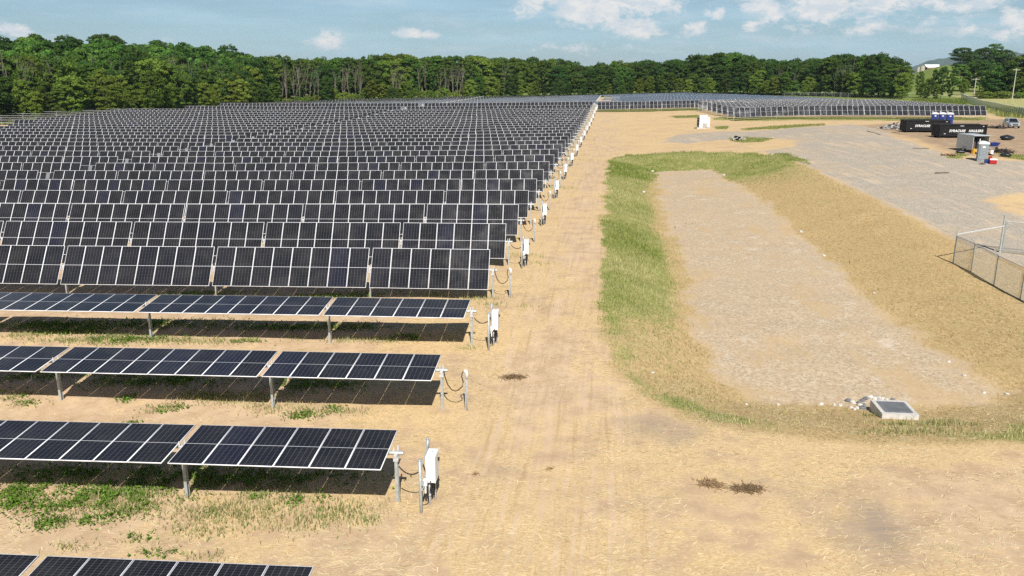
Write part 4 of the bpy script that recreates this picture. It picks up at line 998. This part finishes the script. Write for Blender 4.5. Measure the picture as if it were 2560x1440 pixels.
scr = pbr('screen_cloth', (.17, .24, .20), .9, var=.12, vscale=.6)
N = NT(scr.node_tree); tp = N.new('ShaderNodeBsdfTransparent'); mx = N.new('ShaderNodeMixShader'); mx.inputs[0].default_value = .62
pb_ = N.n['Principled BSDF']; N.l.new(tp.outputs[0], mx.inputs[1]); N.l.new(pb_.outputs[0], mx.inputs[2]); N.l.new(mx.outputs[0], N.n['Material Output'].inputs[0])
line_fence('screened_fence', [FENCE_W[0], FENCE_W[1], FENCE_W[2], (FENCE_W[2][0] - 6, FENCE_W[2][1] - 26)], 1.95, 'green-screened chain-link fence right of the far panels', 3.0, True, 0, scr, rail=True)
fb = [at(1960, 243), at(2100, 243), at(2250, 245), at(2330, 244), at(2398, 246)]
line_fence('perimeter_fence', fb, 1.95, 'thin chain-link fence with barb arms along the wood behind right block', 3.6, True, .32, wr=.006)
fl = [at(-60, 283), at(150, 282), at(300, 277), at(480, 270), at(640, 261)]
line_fence('perimeter_fence', fl, 1.95, 'thin chain-link fence along the left wood', 3.6, True, .40, wr=.006)

# ------------------------------------------------------------------ utility poles
def utility_pole(px, py, top_py, label):
    x, y, z = on(px, py); d = y * math.cos(R(PITCH)) + (CAM_Z - z) * math.sin(R(PITCH)); h = (py - top_py) * d / FPX * 1.03
    t = thing('utility_pole', label, 'utility pole', (x, y, z - .2), 0, 'utility poles at the right')
    b = MB(); b.tube([(0, 0, 0), (0, 0, h)], [.20, .13], 10); b.build('pole', MATS['pole_wood'], t)
    b = MB(); b.box((0, -.16, h - .5), (2.6, .10, .12)); ca = b.build('cross_arm', MATS['pole_wood'], t)
    for xx in (-1.2, -.45, .45, 1.2):
        b = MB(); b.tube([(xx, -.16, h - .44), (xx, -.16, h - .22)], [.05, .03], 8); b.build('insulator', MATS['white_plastic'], ca)
    for s in (-1, 1):
        b = MB(); b.tube([(s * .6, -.18, h - .5), (0, -.18, h - 1.0)], .02, 6); b.build('brace', G, t)
    b = MB(); b.tube([(0, 0, h), (0, 0, h + .25)], [.05, .03], 8); b.build('insulator', MATS['white_plastic'], t)
utility_pole(2433.5, 246, 197, 'utility pole with short cross arm by the farm track, shorter-looking one')
utility_pole(2530, 249, 175, 'tall pale utility pole at the right edge before dark trees')

# ------------------------------------------------------------------ farm on the far rise
def sited(px, d): u = (px - 1280) / 2118; x = u * d; return x, d, gz1(x, d)
x, y, z = sited(2304, 760); t = thing('silo', 'tan concrete silo on the far rise beside the white barn', 'silo', (x, y, z - .5), 0)
b = MB(); b.tube([(0, 0, 0), (0, 0, 4.6)], 2.0, 20); b.build('shell', MATS['silo_concrete'], t, smooth=False)
b = MB(); b.tube([(0, 0, 4.6), (0, 0, 4.85), (0, 0, 5.2)], [2.05, 2.05, .5], 20); b.build('cap', MATS['silo_concrete'], t)
b = MB(); b.tube([(-3.4, .5, 0), (-3.4, .5, 4.2)], 1.2, 16); b.build('side_bin', MATS['silo_concrete'], t)
x, y, z = sited(2330, 770); t = thing('barn', 'low barn with wide white metal roof on the far rise', 'barn', (x, y, z - 1.2), 0)
b = MB(); b.box((0, 2, 1.0), (11, 6, 2.0)); b.build('wall', MATS['barn_red'], t)
b = MB(); b.add([(-5.2, -1.2, 1.5), (5.2, -1.2, 1.5), (6.8, 2.5, 4.5), (-6.8, 2.5, 4.5), (-5.2, 6.2, 1.5), (5.2, 6.2, 1.5)], [(0, 1, 2, 3), (3, 2, 5, 4), (0, 3, 4), (1, 5, 2)]); b.build('roof', MATS['barn_white'], t)
# far ridges
def ridge(name, d, pts, depth, mat, label):
    b = MB(); n = len(pts); v = []
    for px, h in pts: x = (px - 1280) / 2118 * d; v += [(x, d, -20), (x, d + depth * .5, h + 13.5), (x, d + depth, -20)]
    f = []
    for i in range(n - 1): a, c = 3 * i, 3 * i + 3; f += [(a, c, c + 1, a + 1), (a + 1, c + 1, c + 2, a + 2)]
    b.add(v, f); tag(b.build(name, mat, None, (0, 0, 0), 0, True), label, kind='structure')
ridgem = pbr('ridge_forest', (.050, .085, .060), .95, var=.2, vscale=.01)
def wob(p0, p1, n, fn): return [(p, fn(p)) for p in np.linspace(p0, p1, n)]
ridge('hill', 2600, wob(2230, 2700, 40, lambda p: 9 + 5 * math.sin(p * .013) + 2.0 * math.sin(p * .11) + (p - 2300) * .03), 500, pbr('hill_wood', (.060, .075, .055), .95, var=.3, vscale=.03), 'low wooded hill behind the farm')
ridge('mountain', 4500, wob(2300, 2800, 60, lambda p: (34 + 150 * float(sstep(2330, 2560, p)) + 10 * math.sin(p * .06) + 4 * math.sin(p * .21)) * .64), 1000, ridgem, 'distant blue mountain ridge')
# ------------------------------------------------------------------ trees
def crown_arrays(seed, H, Rr, base, nl, nleaf, leaf, top=.5):
    """leaf sprays gathered in lobes; returns verts (n*4,3), tint"""
    r = np.random.default_rng(seed); V, T = [], []
    for i in range(nl):
        h = base + (1 - base) * (r.random() ** .85) * .93
        k = (h - base) / (1 - base); prof = math.sin(math.pi * min(1, max(.04, .18 + .82 * k)) ** (.9 + top)) ** .7 if k < 1 else .1
        a = r.random() * 6.283; rad = Rr * prof * (.30 + .66 * r.random() ** .7)
        c = np.array([rad * math.cos(a), rad * math.sin(a), h * H]); lr = Rr * (.17 + .17 * r.random())
        n = r.normal(size=(nleaf, 3)); n /= np.linalg.norm(n, axis=1)[:, None]; n[:, 2] = np.abs(n[:, 2]) * .85 - .2 * r.random(nleaf)
        out = np.array([math.cos(a), math.sin(a), .35]); n = n + .35 * out; n /= np.linalg.norm(n, axis=1)[:, None]
        p = c + n * lr * np.array([1, 1, .78]) * (.60 + .50 * r.random((nleaf, 1)))
        nn = n + .55 * r.normal(size=n.shape); nn /= np.linalg.norm(nn, axis=1)[:, None]
        t1 = np.cross(nn, r.normal(size=n.shape)); t1 /= np.linalg.norm(t1, axis=1)[:, None]; t2 = np.cross(nn, t1)
        s = leaf * (.5 + .8 * r.random((nleaf, 1)))
        q = np.stack([p - t1 * s, p - t2 * s * .55, p + t1 * s, p + t2 * s * .55], 1)
        V.append(q.reshape(-1, 3)); tone = .90 + .22 * r.random()
        T.append(np.repeat(tone * (.86 + .28 * r.random(nleaf)), 4))
    return np.concatenate(V), np.concatenate(T)
def crown_mesh(name, mat, *a, **k):
    v, t = crown_arrays(*a, **k); n = len(v)
    return np_mesh(name, v, np.arange(n), 4, [mat], None, {'tint': np.repeat(t[:, None], 3, 1)})
def trunk_mesh(seed, H, base, r0):
    rnd = random.Random(seed); b = MB(); b.tube([(0, 0, -1), (rnd.uniform(-.2, .2), 0, H * base), (rnd.uniform(-.4, .4), rnd.uniform(-.4, .4), H * .85)], [r0, r0 * .75, r0 * .2], 7)
    for k in range(6):
        z = H * rnd.uniform(base * .8, .7); a = rnd.uniform(0, 6.28); l = H * rnd.uniform(.12, .22)
        b.tube([(0, 0, z), (l * math.cos(a) * .6, l * math.sin(a) * .6, z + l * .6), (l * math.cos(a), l * math.sin(a), z + l * 1.1)], [r0 * .4, r0 * .25, r0 * .08], 5)
    return b.mesh('trunk', MATS['bark'], True)
LD, LM, LL = MATS['leaf_dark'], MATS['leaf_mid'], MATS['leaf_light']
KINDS = {}
for nm, mat, seeds, H, Rr, base, nl, nf, lf in (('dark', LD, (1, 2, 3), 18, 5.2, .12, 110, 62, .38), ('mid', LM, (4, 5, 6), 17, 4.8, .10, 104, 62, .36), ('light', LL, (7, 8), 14, 4.4, .08, 96, 60, .33),
                                              ('slim', LM, (9, 10), 19, 3.3, .28, 80, 56, .32), ('bush', LL, (11, 12), 5.5, 3.6, .02, 56, 54, .25), ('darkbush', LM, (13,), 5.5, 3.4, .02, 56, 54, .25)):
    KINDS[nm] = [(crown_mesh('crown', mat, s, H, Rr, base, nl, nf, lf), trunk_mesh(s, H, max(base, .1), .26), H) for s in seeds]
TREES = []
def tree(x, y, h, kind, label, group, name='tree', wide=1.0):
    cm, tm, H = random.choice(KINDS[kind]); s = h / H; z = gz1(x, y)
    t = thing(name, label, 'bush' if 'bush' in kind else 'tree', (x, y, z - .1), random.uniform(0, 6.28), group)
    ax = random.uniform(.78, 1.22)
    for nm, me in (('crown', cm), ('trunk', tm)):
        o = link(nm, me, t); o.scale = (s * wide * ax, s * wide / ax, s)
    TREES.append((x, y)); return t
def bare_mesh(seed, H):
    """dead stems: tall, thin, steep branches"""
    rnd = random.Random(seed); b = MB()
    def grow(p, d, l, r, lev):
        q = p + d * l; m_ = p + d * l * .5 + Vector((rnd.gauss(0, .025), rnd.gauss(0, .025), 0)) * l; b.tube([p, m_, q], [r, r * .8, r * .55], 5 if lev < 2 else 3, 0, False)
        if lev >= 4: return
        for k in range(rnd.choice((2, 2, 3)) if lev else rnd.choice((3, 4, 5))):
            nd = (d + Vector((rnd.gauss(0, .26), rnd.gauss(0, .26), rnd.uniform(.2, .7)))).normalized(); grow(p + d * l * rnd.uniform(.5, 1), nd, l * rnd.uniform(.42, .62), r * .55, lev + 1)
    for k in range(rnd.choice((1, 2))):
        grow(Vector((rnd.uniform(-1, 1), rnd.uniform(-1, 1), -.5)), Vector((rnd.gauss(0, .05), rnd.gauss(0, .05), 1)).normalized(), H * rnd.uniform(.46, .6), H * .0062, 0)
    return b.mesh('trunk', MATS['dead_wood'], False)
BARE = [bare_mesh(s, 15) for s in (21, 22, 23, 24, 25, 26)]
HUE = {'dark': 'dark green', 'mid': 'green', 'light': 'yellow-green', 'slim': 'tall slim green', 'bush': 'yellow-green', 'darkbush': 'green'}
def place_px(px, behind):
    u = (px - 1280) / 2105; d = float(edge_dist(u)) + behind; return u * d, d
# outline of the wood against the sky, as seen from the drone (bearing, height of the tops)
SKYLINE = [(-200, 90), (0, 92), (60, 96), (110, 84), (150, 104), (190, 92), (230, 108), (270, 84), (310, 100), (360, 110), (405, 104), (470, 104), (520, 112), (600, 122), (700, 134), (800, 140), (900, 138), (1000, 130), (1100, 136), (1160, 132), (1240, 142), (1290, 144), (1340, 142), (1420, 148),
           (1465, 160), (1530, 152), (1590, 152), (1650, 148), (1700, 144), (1750, 128), (1850, 128), (1900, 140), (1960, 148), (2050, 142), (2120, 130), (2200, 130), (2240, 148), (2290, 152)]
def skyline(px): return float(np.interp(px, [a for a, _ in SKYLINE], [b for _, b in SKYLINE]))
def tree_h(x, y, top_py, lo, hi):
    """height that brings the crown up to the outline"""
    c, s = math.cos(R(PITCH)), math.sin(R(PITCH)); k = (720 - top_py) / FPX
    up = y * (k * c - s) / (c + k * s)                      # height above the camera at distance y
    return max(lo, min(hi, CAM_Z + up - gz1(x, y)))
rank_n = {0: 0, 1: 0, 2: 0}
DEADS = [(25, 10), (45, 12), (60, 9), (78, 11), (100, 12), (118, 10), (135, 13), (152, 11), (372, 14), (392, 18), (412, 12), (420, 16), (455, 14), (470, 12), (488, 16), (505, 14), (520, 17), (560, 14), (228, 20), (300, 18),
         (708, 6), (722, 3), (735, 6), (748, 2), (762, 5), (775, 3), (790, 6), (846, 3), (858, 5), (872, 2), (885, 4), (896, 2), (905, 6), (980, 3), (992, 5), (1048, 4), (1060, 3), (1098, 2), (1120, 2), (1130, 3), (1145, 2), (1160, 4), (1255, 3), (1268, 3), (1950, 2), (1985, 3), (2085, 3), (2105, 2), (2120, 4), (2255, 2)]
GAP = [p for p, _ in DEADS]
for rank, (off, step, lo, hi) in enumerate(((2, 25, 6, 13), (11, 21, 11, 22), (22, 19, 13, 24))):
    px = -170.0
    while px < 2266:
        j = random.uniform(-6, 6); p = px + j; x, y = place_px(p, off + random.uniform(-3.5, 3.5))
        full = tree_h(x, y, skyline(p) + random.uniform(-3, 9), 7, 26)
        if rank == 0: h = min(full, random.uniform(6, 12) if p > 620 else random.uniform(7, 13))
        elif rank == 1: h = full * random.uniform(.78, .98) if p > 650 else min(hi, random.uniform(11, 17))
        else: h = full * (1 if p > 650 else 1) if p > 650 else min(hi, random.uniform(12, 18))
        deadzone = 700 < p < 800 or 840 < p < 910 or 1040 < p < 1170
        if rank == 0: kind = random.choice(('mid', 'light', 'dark', 'light') if p < 1300 else ('dark', 'mid', 'light')) if not deadzone else ('bush' if random.random() < .8 else 'light')
        elif p > 1300: kind = random.choice(('dark', 'dark', 'mid', 'slim'))
        else: kind = random.choice(('mid', 'mid', 'light', 'dark', 'slim')) if not deadzone else 'slim'
        if deadzone and rank == 0: h = random.uniform(3.0, 6)
        if deadzone and rank == 1 and random.random() < .55: px += step; continue
        rank_n[rank] += 1
        where = ('in the front rank of the wood', 'in the second rank of the wood', 'in the third rank of the wood')[rank]
        tree(x, y, h, kind, f'{HUE[kind]} {"bush" if "bush" in kind else "tree"}, {nth(rank_n[rank])} from the left {where}', 'trees of the wood behind the trackers', 'bush' if 'bush' in kind else 'tree', random.uniform(.8, 1.15))
        px += step * (float(edge_dist((px - 1280) / 2105)) and max(.72, min(1.25, 330 / float(edge_dist((px - 1280) / 2105)))))
for i, (p, off) in enumerate(DEADS):
    x, y = place_px(p + random.uniform(-2, 2), off); h = tree_h(x, y, skyline(p) + random.uniform(8, 26), 8, 17)
    t = thing('dead_tree', f'bare grey dead tree, {nth(i + 1)} from the left along the wood' if p not in (228, 300) else f'bare grey dead tree within leaves, {nth(i + 1)} from the left', 'tree', (x, y, gz1(x, y)), random.uniform(0, 6.28), 'bare dead trees of the wood')
    o = link('trunk', BARE[i % 6], t); s = h / 15; o.scale = (s * 1.0, s * 1.0, s)
# lone dark crowns that stand above the left wood
for p, top, dd, lab in ((108, 82, 120, 'dark round tree standing above the left wood, leftmost'), (182, 86, 100, 'broad dark tree standing above the left wood, second from the left'), (200, 92, 85, 'broad green tree standing below the dark crown on the left'),
                        (270, 82, 110, 'dark tall tree standing above the left wood, third from the left'), (300, 88, 118, 'small dark tree right of the tall dark crown'), (405, 99, 130, 'small dark tree peeping above the left wood'), (580, 110, 120, 'dark tree peeping above the sloping end of the wood'), (15, 88, 80, 'grey-green tree at the left edge of the picture above the wood')):
    x, y = place_px(p, dd); tree(x, y, tree_h(x, y, top, 8, 24), 'dark', lab, 'lone crowns above the wood', 'tree', 1.15)
# the wooded slope behind: one mass
LOW = {k: crown_arrays(50 + i, 15, 4.6, .08, 46, 32, .58) for i, k in enumerate(('a', 'b', 'c'))}
V, T, off = [], [], 0
rs = np.random.default_rng(5)
for off_d, stp in ((34, 26), (48, 26), (64, 26), (82, 26), (102, 25), (124, 25), (150, 25), (180, 25)):
    px = -260
    while px < (760 if off_d > 60 else 2255):
        p = px + rs.uniform(-9, 9); x, y = place_px(p, off_d + rs.uniform(-5, 5)); full = tree_h(x, y, skyline(p) + rs.uniform(1, 9), 3, 30)
        h = min(full, rs.uniform(11, 17)) if p < 760 else full * rs.uniform(.9, 1)
        if h > 4:
            v, t = LOW[rs.choice(['a', 'b', 'c'])]; a = rs.random() * 6.28; s = h / 15; w = min(s, 1.1) * rs.uniform(.95, 1.25)
            ca, sa = math.cos(a), math.sin(a); V.append(np.stack([(v[:, 0] * ca - v[:, 1] * sa) * w + x, (v[:, 0] * sa + v[:, 1] * ca) * w + y, v[:, 2] * s + gz1(x, y)], 1))
            tone = rs.choice([.75, .9, 1.05, 1.35, 1.6, 1.9]); tc = np.repeat(t[:, None], 3, 1) * tone; tc[:, 0] *= rs.uniform(.9, 1.2); T.append(tc)
        px += stp
V, T = np.concatenate(V), np.concatenate(T)
tag(link('forest', np_mesh('forest', V, np.arange(len(V)), 4, [LM], None, {'tint': T})), 'wooded slope rising behind the front trees', 'forest', kind='stuff')

# trees on the right: the farm track, the dark clump and the rise
RIGHT = [  # bearing, distance, top, kind, width, label
    (2296, 352, 176, 'mid', .55, 'green tree at the end of the wood beside the farm field'), (2318, 345, 194, 'light', .7, 'low green tree below the silo'), (2332, 340, 172, 'dark', .35, 'narrow dark tree below the white barn'), (2352, 338, 164, 'dark', .62, 'dark cone-shaped tree right of the barn'),
    (2374, 336, 182, 'mid', .6, 'green tree right of the dark cone-shaped one'), (2340, 330, 208, 'light', .9, 'yellow-green low tree by the fence corner'), (2310, 332, 205, 'mid', 1.1, 'green low tree before the end of the wood'),
    (2390, 560, 118, 'dark', 1.45, 'big dark round tree on the rise right of the barn'), (2416, 560, 130, 'dark', 1.4, 'dark tree on the rise between two taller crowns'), (2442, 570, 118, 'dark', 1.5, 'dark green tree on the rise, left of the tallest'), (2468, 575, 108, 'mid', 1.6, 'tallest green tree on the rise at right'), (2494, 575, 122, 'dark', 1.5, 'dark tree on the rise right of the tallest'), (2516, 580, 134, 'dark', 1.3, 'dark tree on the rise before the blue ridge'),
    (2396, 400, 158, 'mid', 1.1, 'green tree behind the shorter utility pole, left one'), (2420, 400, 152, 'mid', 1.1, 'green tree behind the shorter utility pole, middle one'), (2446, 395, 148, 'dark', 1.1, 'dark tree behind the shorter utility pole, right one'), (2408, 372, 196, 'light', .9, 'yellow-green bushy tree by the farm track'),
    (2462, 352, 176, 'dark', 1.0, 'dark tree at the left end of the dark clump'), (2486, 350, 164, 'dark', 1.1, 'dark tree in the clump, second from its left end'), (2512, 349, 152, 'dark', 1.1, 'dark tree in the clump behind the tall utility pole'), (2540, 348, 140, 'mid', 1.2, 'tall green tree in the clump at the right edge'), (2572, 347, 122, 'dark', 1.2, 'tallest dark tree cut by the right edge'),
    (2556, 345, 190, 'light', 1.0, 'yellow-green tree right of the tall utility pole'), (2474, 368, 180, 'dark', 1.0, 'dark tree behind the left end of the dark clump'), (2500, 364, 168, 'dark', 1.0, 'dark tree behind the middle of the dark clump'), (2528, 362, 158, 'dark', 1.0, 'dark tree behind the tall utility pole, deeper in')]
for p, d, top, kind, wd, lab in RIGHT:
    x = (p - 1280) / 2105 * d; tree(x, d, tree_h(x, d, top, 3, 26), kind, lab, 'trees at the right', 'tree', wd)
for i, p in enumerate((2450, 2466, 2480, 2500, 2516, 2545, 2565)):
    x = (p - 1280) / 2105 * 342; tree(x, 342, random.uniform(2, 3.2), 'bush', f'low bush at the foot of the dark clump, {nth(i + 1)} from the left', 'bushes below the dark clump', 'bush', 1.3)

# ------------------------------------------------------------------ grasses, weeds, straw
def blades(n, pos, h, wid, lean, col):
    """n single grass blades as bent pairs of faces"""
    r = RNG; a = r.random(n) * 6.283; dx, dy = np.cos(a), np.sin(a); la = r.random(n) * 6.283; ll = lean * (.3 + r.random(n)) * h
    tip = pos + np.stack([np.cos(la) * ll, np.sin(la) * ll, h], 1); midp = pos + np.stack([np.cos(la) * ll * .3, np.sin(la) * ll * .3, h * .55], 1)
    w = wid[:, None] * np.stack([dx, dy, np.zeros(n)], 1)
    v = np.stack([pos - w, pos + w, midp + w * .7, midp - w * .7, tip + w * .1, tip - w * .1], 1).reshape(-1, 3)
    o = (np.arange(n) * 6)[:, None]; f = np.concatenate([o + np.array([0, 1, 2, 3]), o + np.array([3, 2, 4, 5])], 1).reshape(-1)
    return v, f, np.repeat(col, 6, 0)
def rand_cols(n, a, b): t = RNG.random((n, 1)); return (np.array(a) * (1 - t) + np.array(b) * t) * (.75 + .5 * RNG.random((n, 1)))
def emit(name, sets, label, cat):
    V, F, C, o = [], [], [], 0
    for v, f, c in sets: V.append(v); F.append(f + o); C.append(c); o += len(v)
    V, F, C = np.concatenate(V), np.concatenate(F), np.concatenate(C)
    return tag(link(name, np_mesh(name, V, F, 4, [MATS['blade']], None, {'tint': C})), label, cat, kind='stuff')
def ground_pts(x, y): return np.stack([x, y, ground_z(x, y) - .01], 1)
# grass on the basin's lane-side bank and rim
bx0, bx1 = min(p[0] for p in OUTER), max(p[0] for p in OUTER)
n = 170000; yy = 26 + (128 - 26) * RNG.random(n) ** 1.15; xx = x_end(yy) + 5 + 26 * RNG.random(n)
A_z, B_z, _ = zones(xx, yy); keep = RNG.random(n) < A_z[:, 0] * (.9 - .25 * sstep(50, 120, yy)) * (B_z[:, 0] < .5)
xx, yy, lush = xx[keep], yy[keep], A_z[keep, 0]; n = len(xx)
patch = vnoise(xx, yy, 2.2, 31) * .6 + vnoise(xx, yy, 7, 32) * .6; greenness = np.clip(.56 + .95 * patch, 0, 1)[:, None]
gc = rand_cols(n, (.11, .17, .025), (.25, .31, .07)) * greenness + rand_cols(n, (.42, .38, .18), (.60, .54, .30)) * (1 - greenness)
hh = (.10 + .20 * RNG.random(n)) * (.7 + .5 * lush)
s1 = blades(n, ground_pts(xx, yy), hh, (.008 + .007 * RNG.random(n)) * (1 + yy / 160), .5, gc)
emit('bank_grass', [s1], 'tall green and straw-coloured grass on the basin bank', 'grass')
# dry grass over the rest of the banks
n = 60000; yy = 26 + (125 - 26) * RNG.random(n) ** 1.4; xx = x_end(yy) + 5 + 34 * RNG.random(n)
A_z, B_z, _ = zones(xx, yy); keep = RNG.random(n) < B_z[:, 1] * .8; xx, yy = xx[keep], yy[keep]; n = len(xx)
s2 = blades(n, ground_pts(xx, yy), .03 + .07 * RNG.random(n), (.006 + .005 * RNG.random(n)) * (1 + yy / 80), 1.2, rand_cols(n, (.34, .24, .10), (.62, .50, .27)))
emit('dry_grass', [s2], 'short ochre dry grass on the basin slopes', 'grass')
# weeds between the trackers
sets = []
for wx, wy, rx, ry, dn, k in WEED_XY:
    area = rx * ry * 3.14
    m_ = int(area * dn * (330 if k == 0 else 190) * (1 if wy < 60 else .35)); m_ = min(m_, 2600)
    if k == 0:
        px_, py_ = wx + RNG.normal(0, .62, m_) * rx, wy + RNG.normal(0, .62, m_) * ry
        clump = vnoise(px_, py_, .45, 41) + .5 * RNG.random(m_) > 0; px_, py_ = px_[clump], py_[clump]; c = len(px_)
        p = ground_pts(px_, py_); p[:, 2] += .02 + .15 * RNG.random(c)
        nrm = RNG.normal(size=(c, 3)) * .5 + np.array([0, 0, 1]); nrm /= np.linalg.norm(nrm, axis=1)[:, None]
        t1 = np.cross(nrm, RNG.normal(size=(c, 3))); t1 /= np.linalg.norm(t1, axis=1)[:, None]; t2 = np.cross(nrm, t1); s = (.028 + .045 * RNG.random((c, 1)))
        v = np.stack([p - t1 * s, p - t2 * s * .6, p + t1 * s, p + t2 * s * .6], 1).reshape(-1, 3)
        sets.append((v, np.arange(len(v)), np.repeat(rand_cols(c, (.07, .15, .016), (.17, .29, .045)), 4, 0)))
        m_ = m_ // 4
    px_, py_ = wx + RNG.normal(0, .55, m_) * rx, wy + RNG.normal(0, .55, m_) * ry; tt = np.clip(.5 + .6 * vnoise(px_, py_, .8, 43) + (.2 if k == 0 else -.12), 0, 1)[:, None]
    col = rand_cols(m_, (.10, .16, .03), (.24, .30, .08)) * tt + rand_cols(m_, (.42, .37, .19), (.62, .55, .32)) * (1 - tt)
    sets.append(blades(m_, ground_pts(px_, py_), .05 + .22 * RNG.random(m_), (.008 + .007 * RNG.random(m_)) * (1 + wy / 60), .35, col))
emit('weeds', sets, 'patchy green weeds and seed grass growing under and between the trackers', 'weeds')
# far turf strips
sets = []
for g in GREENS:
    g = np.array(g); lo, hi = g.min(0), g.max(0); m_ = int(min(5000, (hi[0] - lo[0]) * (hi[1] - lo[1]) * 24)); px_, py_ = lo[0] + (hi[0] - lo[0]) * RNG.random(m_), lo[1] + (hi[1] - lo[1]) * RNG.random(m_)
    k_ = poly_sd(px_, py_, [tuple(q) for q in g]) < .2; px_, py_ = px_[k_], py_[k_]; m_ = len(px_)
    if m_: sets.append(blades(m_, ground_pts(px_, py_), .05 + .14 * RNG.random(m_), .02 + .02 * RNG.random(m_), .5, rand_cols(m_, (.12, .18, .03), (.32, .34, .10))))
# meadow outside the fence and along the wood
for (p0, p1, d0, d1, m_, ca, cb_) in ((2405, 2700, 165, 245, 9000, (.20, .25, .05), (.52, .48, .22)), (2280, 2420, 250, 330, 5000, (.12, .19, .03), (.30, .32, .10)), (0, 700, 205, 262, 6000, (.10, .17, .03), (.24, .30, .08))):
    q = p0 + (p1 - p0) * RNG.random(m_); d = d0 + (d1 - d0) * RNG.random(m_); px_ = (q - 1280) / 2105 * d; A_z, B_z, C_z = zones(px_, d); k_ = C_z[:, 0] > .5
    if p0 == 0: k_ &= d > edge_dist(px_ / d) - 12
    px_, d = px_[k_], d[k_]; m2 = len(px_)
    if m2: sets.append(blades(m2, ground_pts(px_, d), .35 + .6 * RNG.random(m2), .05 + .06 * RNG.random(m2), .4, rand_cols(m2, ca, cb_)))
emit('meadow_grass', sets, 'green meadow grass along the yard, fences and wood edge', 'grass')
# straw mulch on the near ground
n = 150000; yy = 15 + 38 * RNG.random(n) ** 1.25; xx = -.66 * yy - 2 + (1.36 * yy + 4) * RNG.random(n)
A_z, B_z, C_z = zones(xx, yy); sp = .5 + .5 * vnoise(xx, yy, 1.6, 51) + .35 * vnoise(xx, yy, 5, 52)
keep = (RNG.random(n) < sp * (1 - .85 * B_z[:, 0]) * (1 - .6 * A_z[:, 2]) * (1 - .7 * C_z[:, 1]) * (1 - .5 * B_z[:, 1])); xx, yy = xx[keep], yy[keep]; n = len(xx)
a = RNG.normal(0, .6, n) + .05; l = (.05 + .10 * RNG.random(n)); w = .005 + .006 * RNG.random(n); dxy = np.stack([np.cos(a), np.sin(a)], 1); nxy = np.stack([-np.sin(a), np.cos(a)], 1)
c0 = np.stack([xx, yy], 1); corners = [c0 - dxy * l[:, None] - nxy * w[:, None], c0 + dxy * l[:, None] - nxy * w[:, None], c0 + dxy * l[:, None] + nxy * w[:, None], c0 - dxy * l[:, None] + nxy * w[:, None]]
zc = ground_z(xx, yy) + .004 + .009 * RNG.random(n); ti = RNG.normal(0, .004, n)
v = np.stack([np.column_stack([c, zc + s * ti]) for c, s in zip(corners, (-1, 1, 1, -1))], 1).reshape(-1, 3)
emit('straw', [(v, np.arange(len(v)), np.repeat(rand_cols(n, (.72, .54, .31), (.98, .86, .60)), 4, 0))], 'loose yellow straw mulch scattered over the soil', 'straw')
# matted clumps of brown straw
def clump(px, py, rx, ry, nst, label, ca, cb_):
    x, y, z = on(px, py); r = RNG; q = r.normal(0, .36, (nst, 2)) * np.array([rx, ry]); a = r.random(nst) * 6.283; l = .07 + .13 * r.random(nst); w = .005 + .005 * r.random(nst)
    zc = ground_z(q[:, 0] + x, q[:, 1] + y) - z + .01 + .06 * np.exp(-((q[:, 0] / rx) ** 2 + (q[:, 1] / ry) ** 2) * 2) * r.random(nst)
    d = np.stack([np.cos(a), np.sin(a), r.normal(0, .15, nst)], 1) * l[:, None]; e = np.stack([-np.sin(a), np.cos(a), np.zeros(nst)], 1) * w[:, None]; c = np.column_stack([q, zc])
    v = np.stack([c - d - e, c + d - e, c + d + e, c - d + e], 1).reshape(-1, 3)
    tag(link('straw_clump', np_mesh('straw_clump', v, np.arange(len(v)), 4, [MATS['blade']], None, {'tint': np.repeat(rand_cols(nst, ca, cb_), 4, 0)}), None, (x, y, z)), label, 'straw clump', 'dark straw clumps on the lane')
DK = ((.19, .11, .065), (.54, .38, .22))
clump(1283, 943, .75, .36, 300, 'reddish-brown straw clump on the lane beside the cable posts', *DK)
clump(1776, 1210, .62, .42, 230, 'brown straw clump, smaller and left of the pair in the foreground', *DK)
clump(1868, 1222, .70, .42, 300, 'brown straw clump, larger and right of the pair in the foreground', *DK)
clump(1188, 1186, .20, .06, 14, 'tiny brown straw wisp on the lane near the combiner box', *DK)
clump(1374, 1172, .12, .09, 14, 'tiny brown straw wisp in the middle of the lane', *DK)
# culvert mouth in the small green island
x, y, z = on(1849, 351)
t = thing('culvert', 'black culvert pipe mouth among grey stones in a grassy dip', 'culvert', (x, y, z), 0)
b = MB(); b.tube([(0, 0, .22), (0, 2.5, .26)], .34, 14, 0, False); b.tube([(0, .15, .22), (0, .18, .22)], .33, 14); b.build('pipe', MATS['dark_gap'], t)
b = MB()
for k in range(16): b.box((random.uniform(-1.2, 1.0), random.uniform(.1, .9), random.uniform(.05, .55)), (random.uniform(.2, .4), random.uniform(.2, .4), random.uniform(.15, .3)), 0, random.random() * 3, (.7, .7))
b.build('riprap', MATS['scrap_light'], t)['kind'] = 'stuff'

# ------------------------------------------------------------------ summer haze
hz = MB(); hz.box((0, 4400, 59), (17000, 9400, 168)); hm = bpy.data.materials.new('haze_air'); hm.use_nodes = True; N = NT(hm.node_tree); N.n.remove(N.n['Principled BSDF'])
pv = N.new('ShaderNodeVolumePrincipled'); pv.inputs['Color'].default_value = (.74, .89, 1.0, 1); pv.inputs['Density'].default_value = .00006; pv.inputs['Anisotropy'].default_value = .1
N.l.new(pv.outputs[0], N.n['Material Output'].inputs['Volume'])
tag(hz.build('haze', hm), 'thin summer haze over the fields', 'haze', kind='stuff')
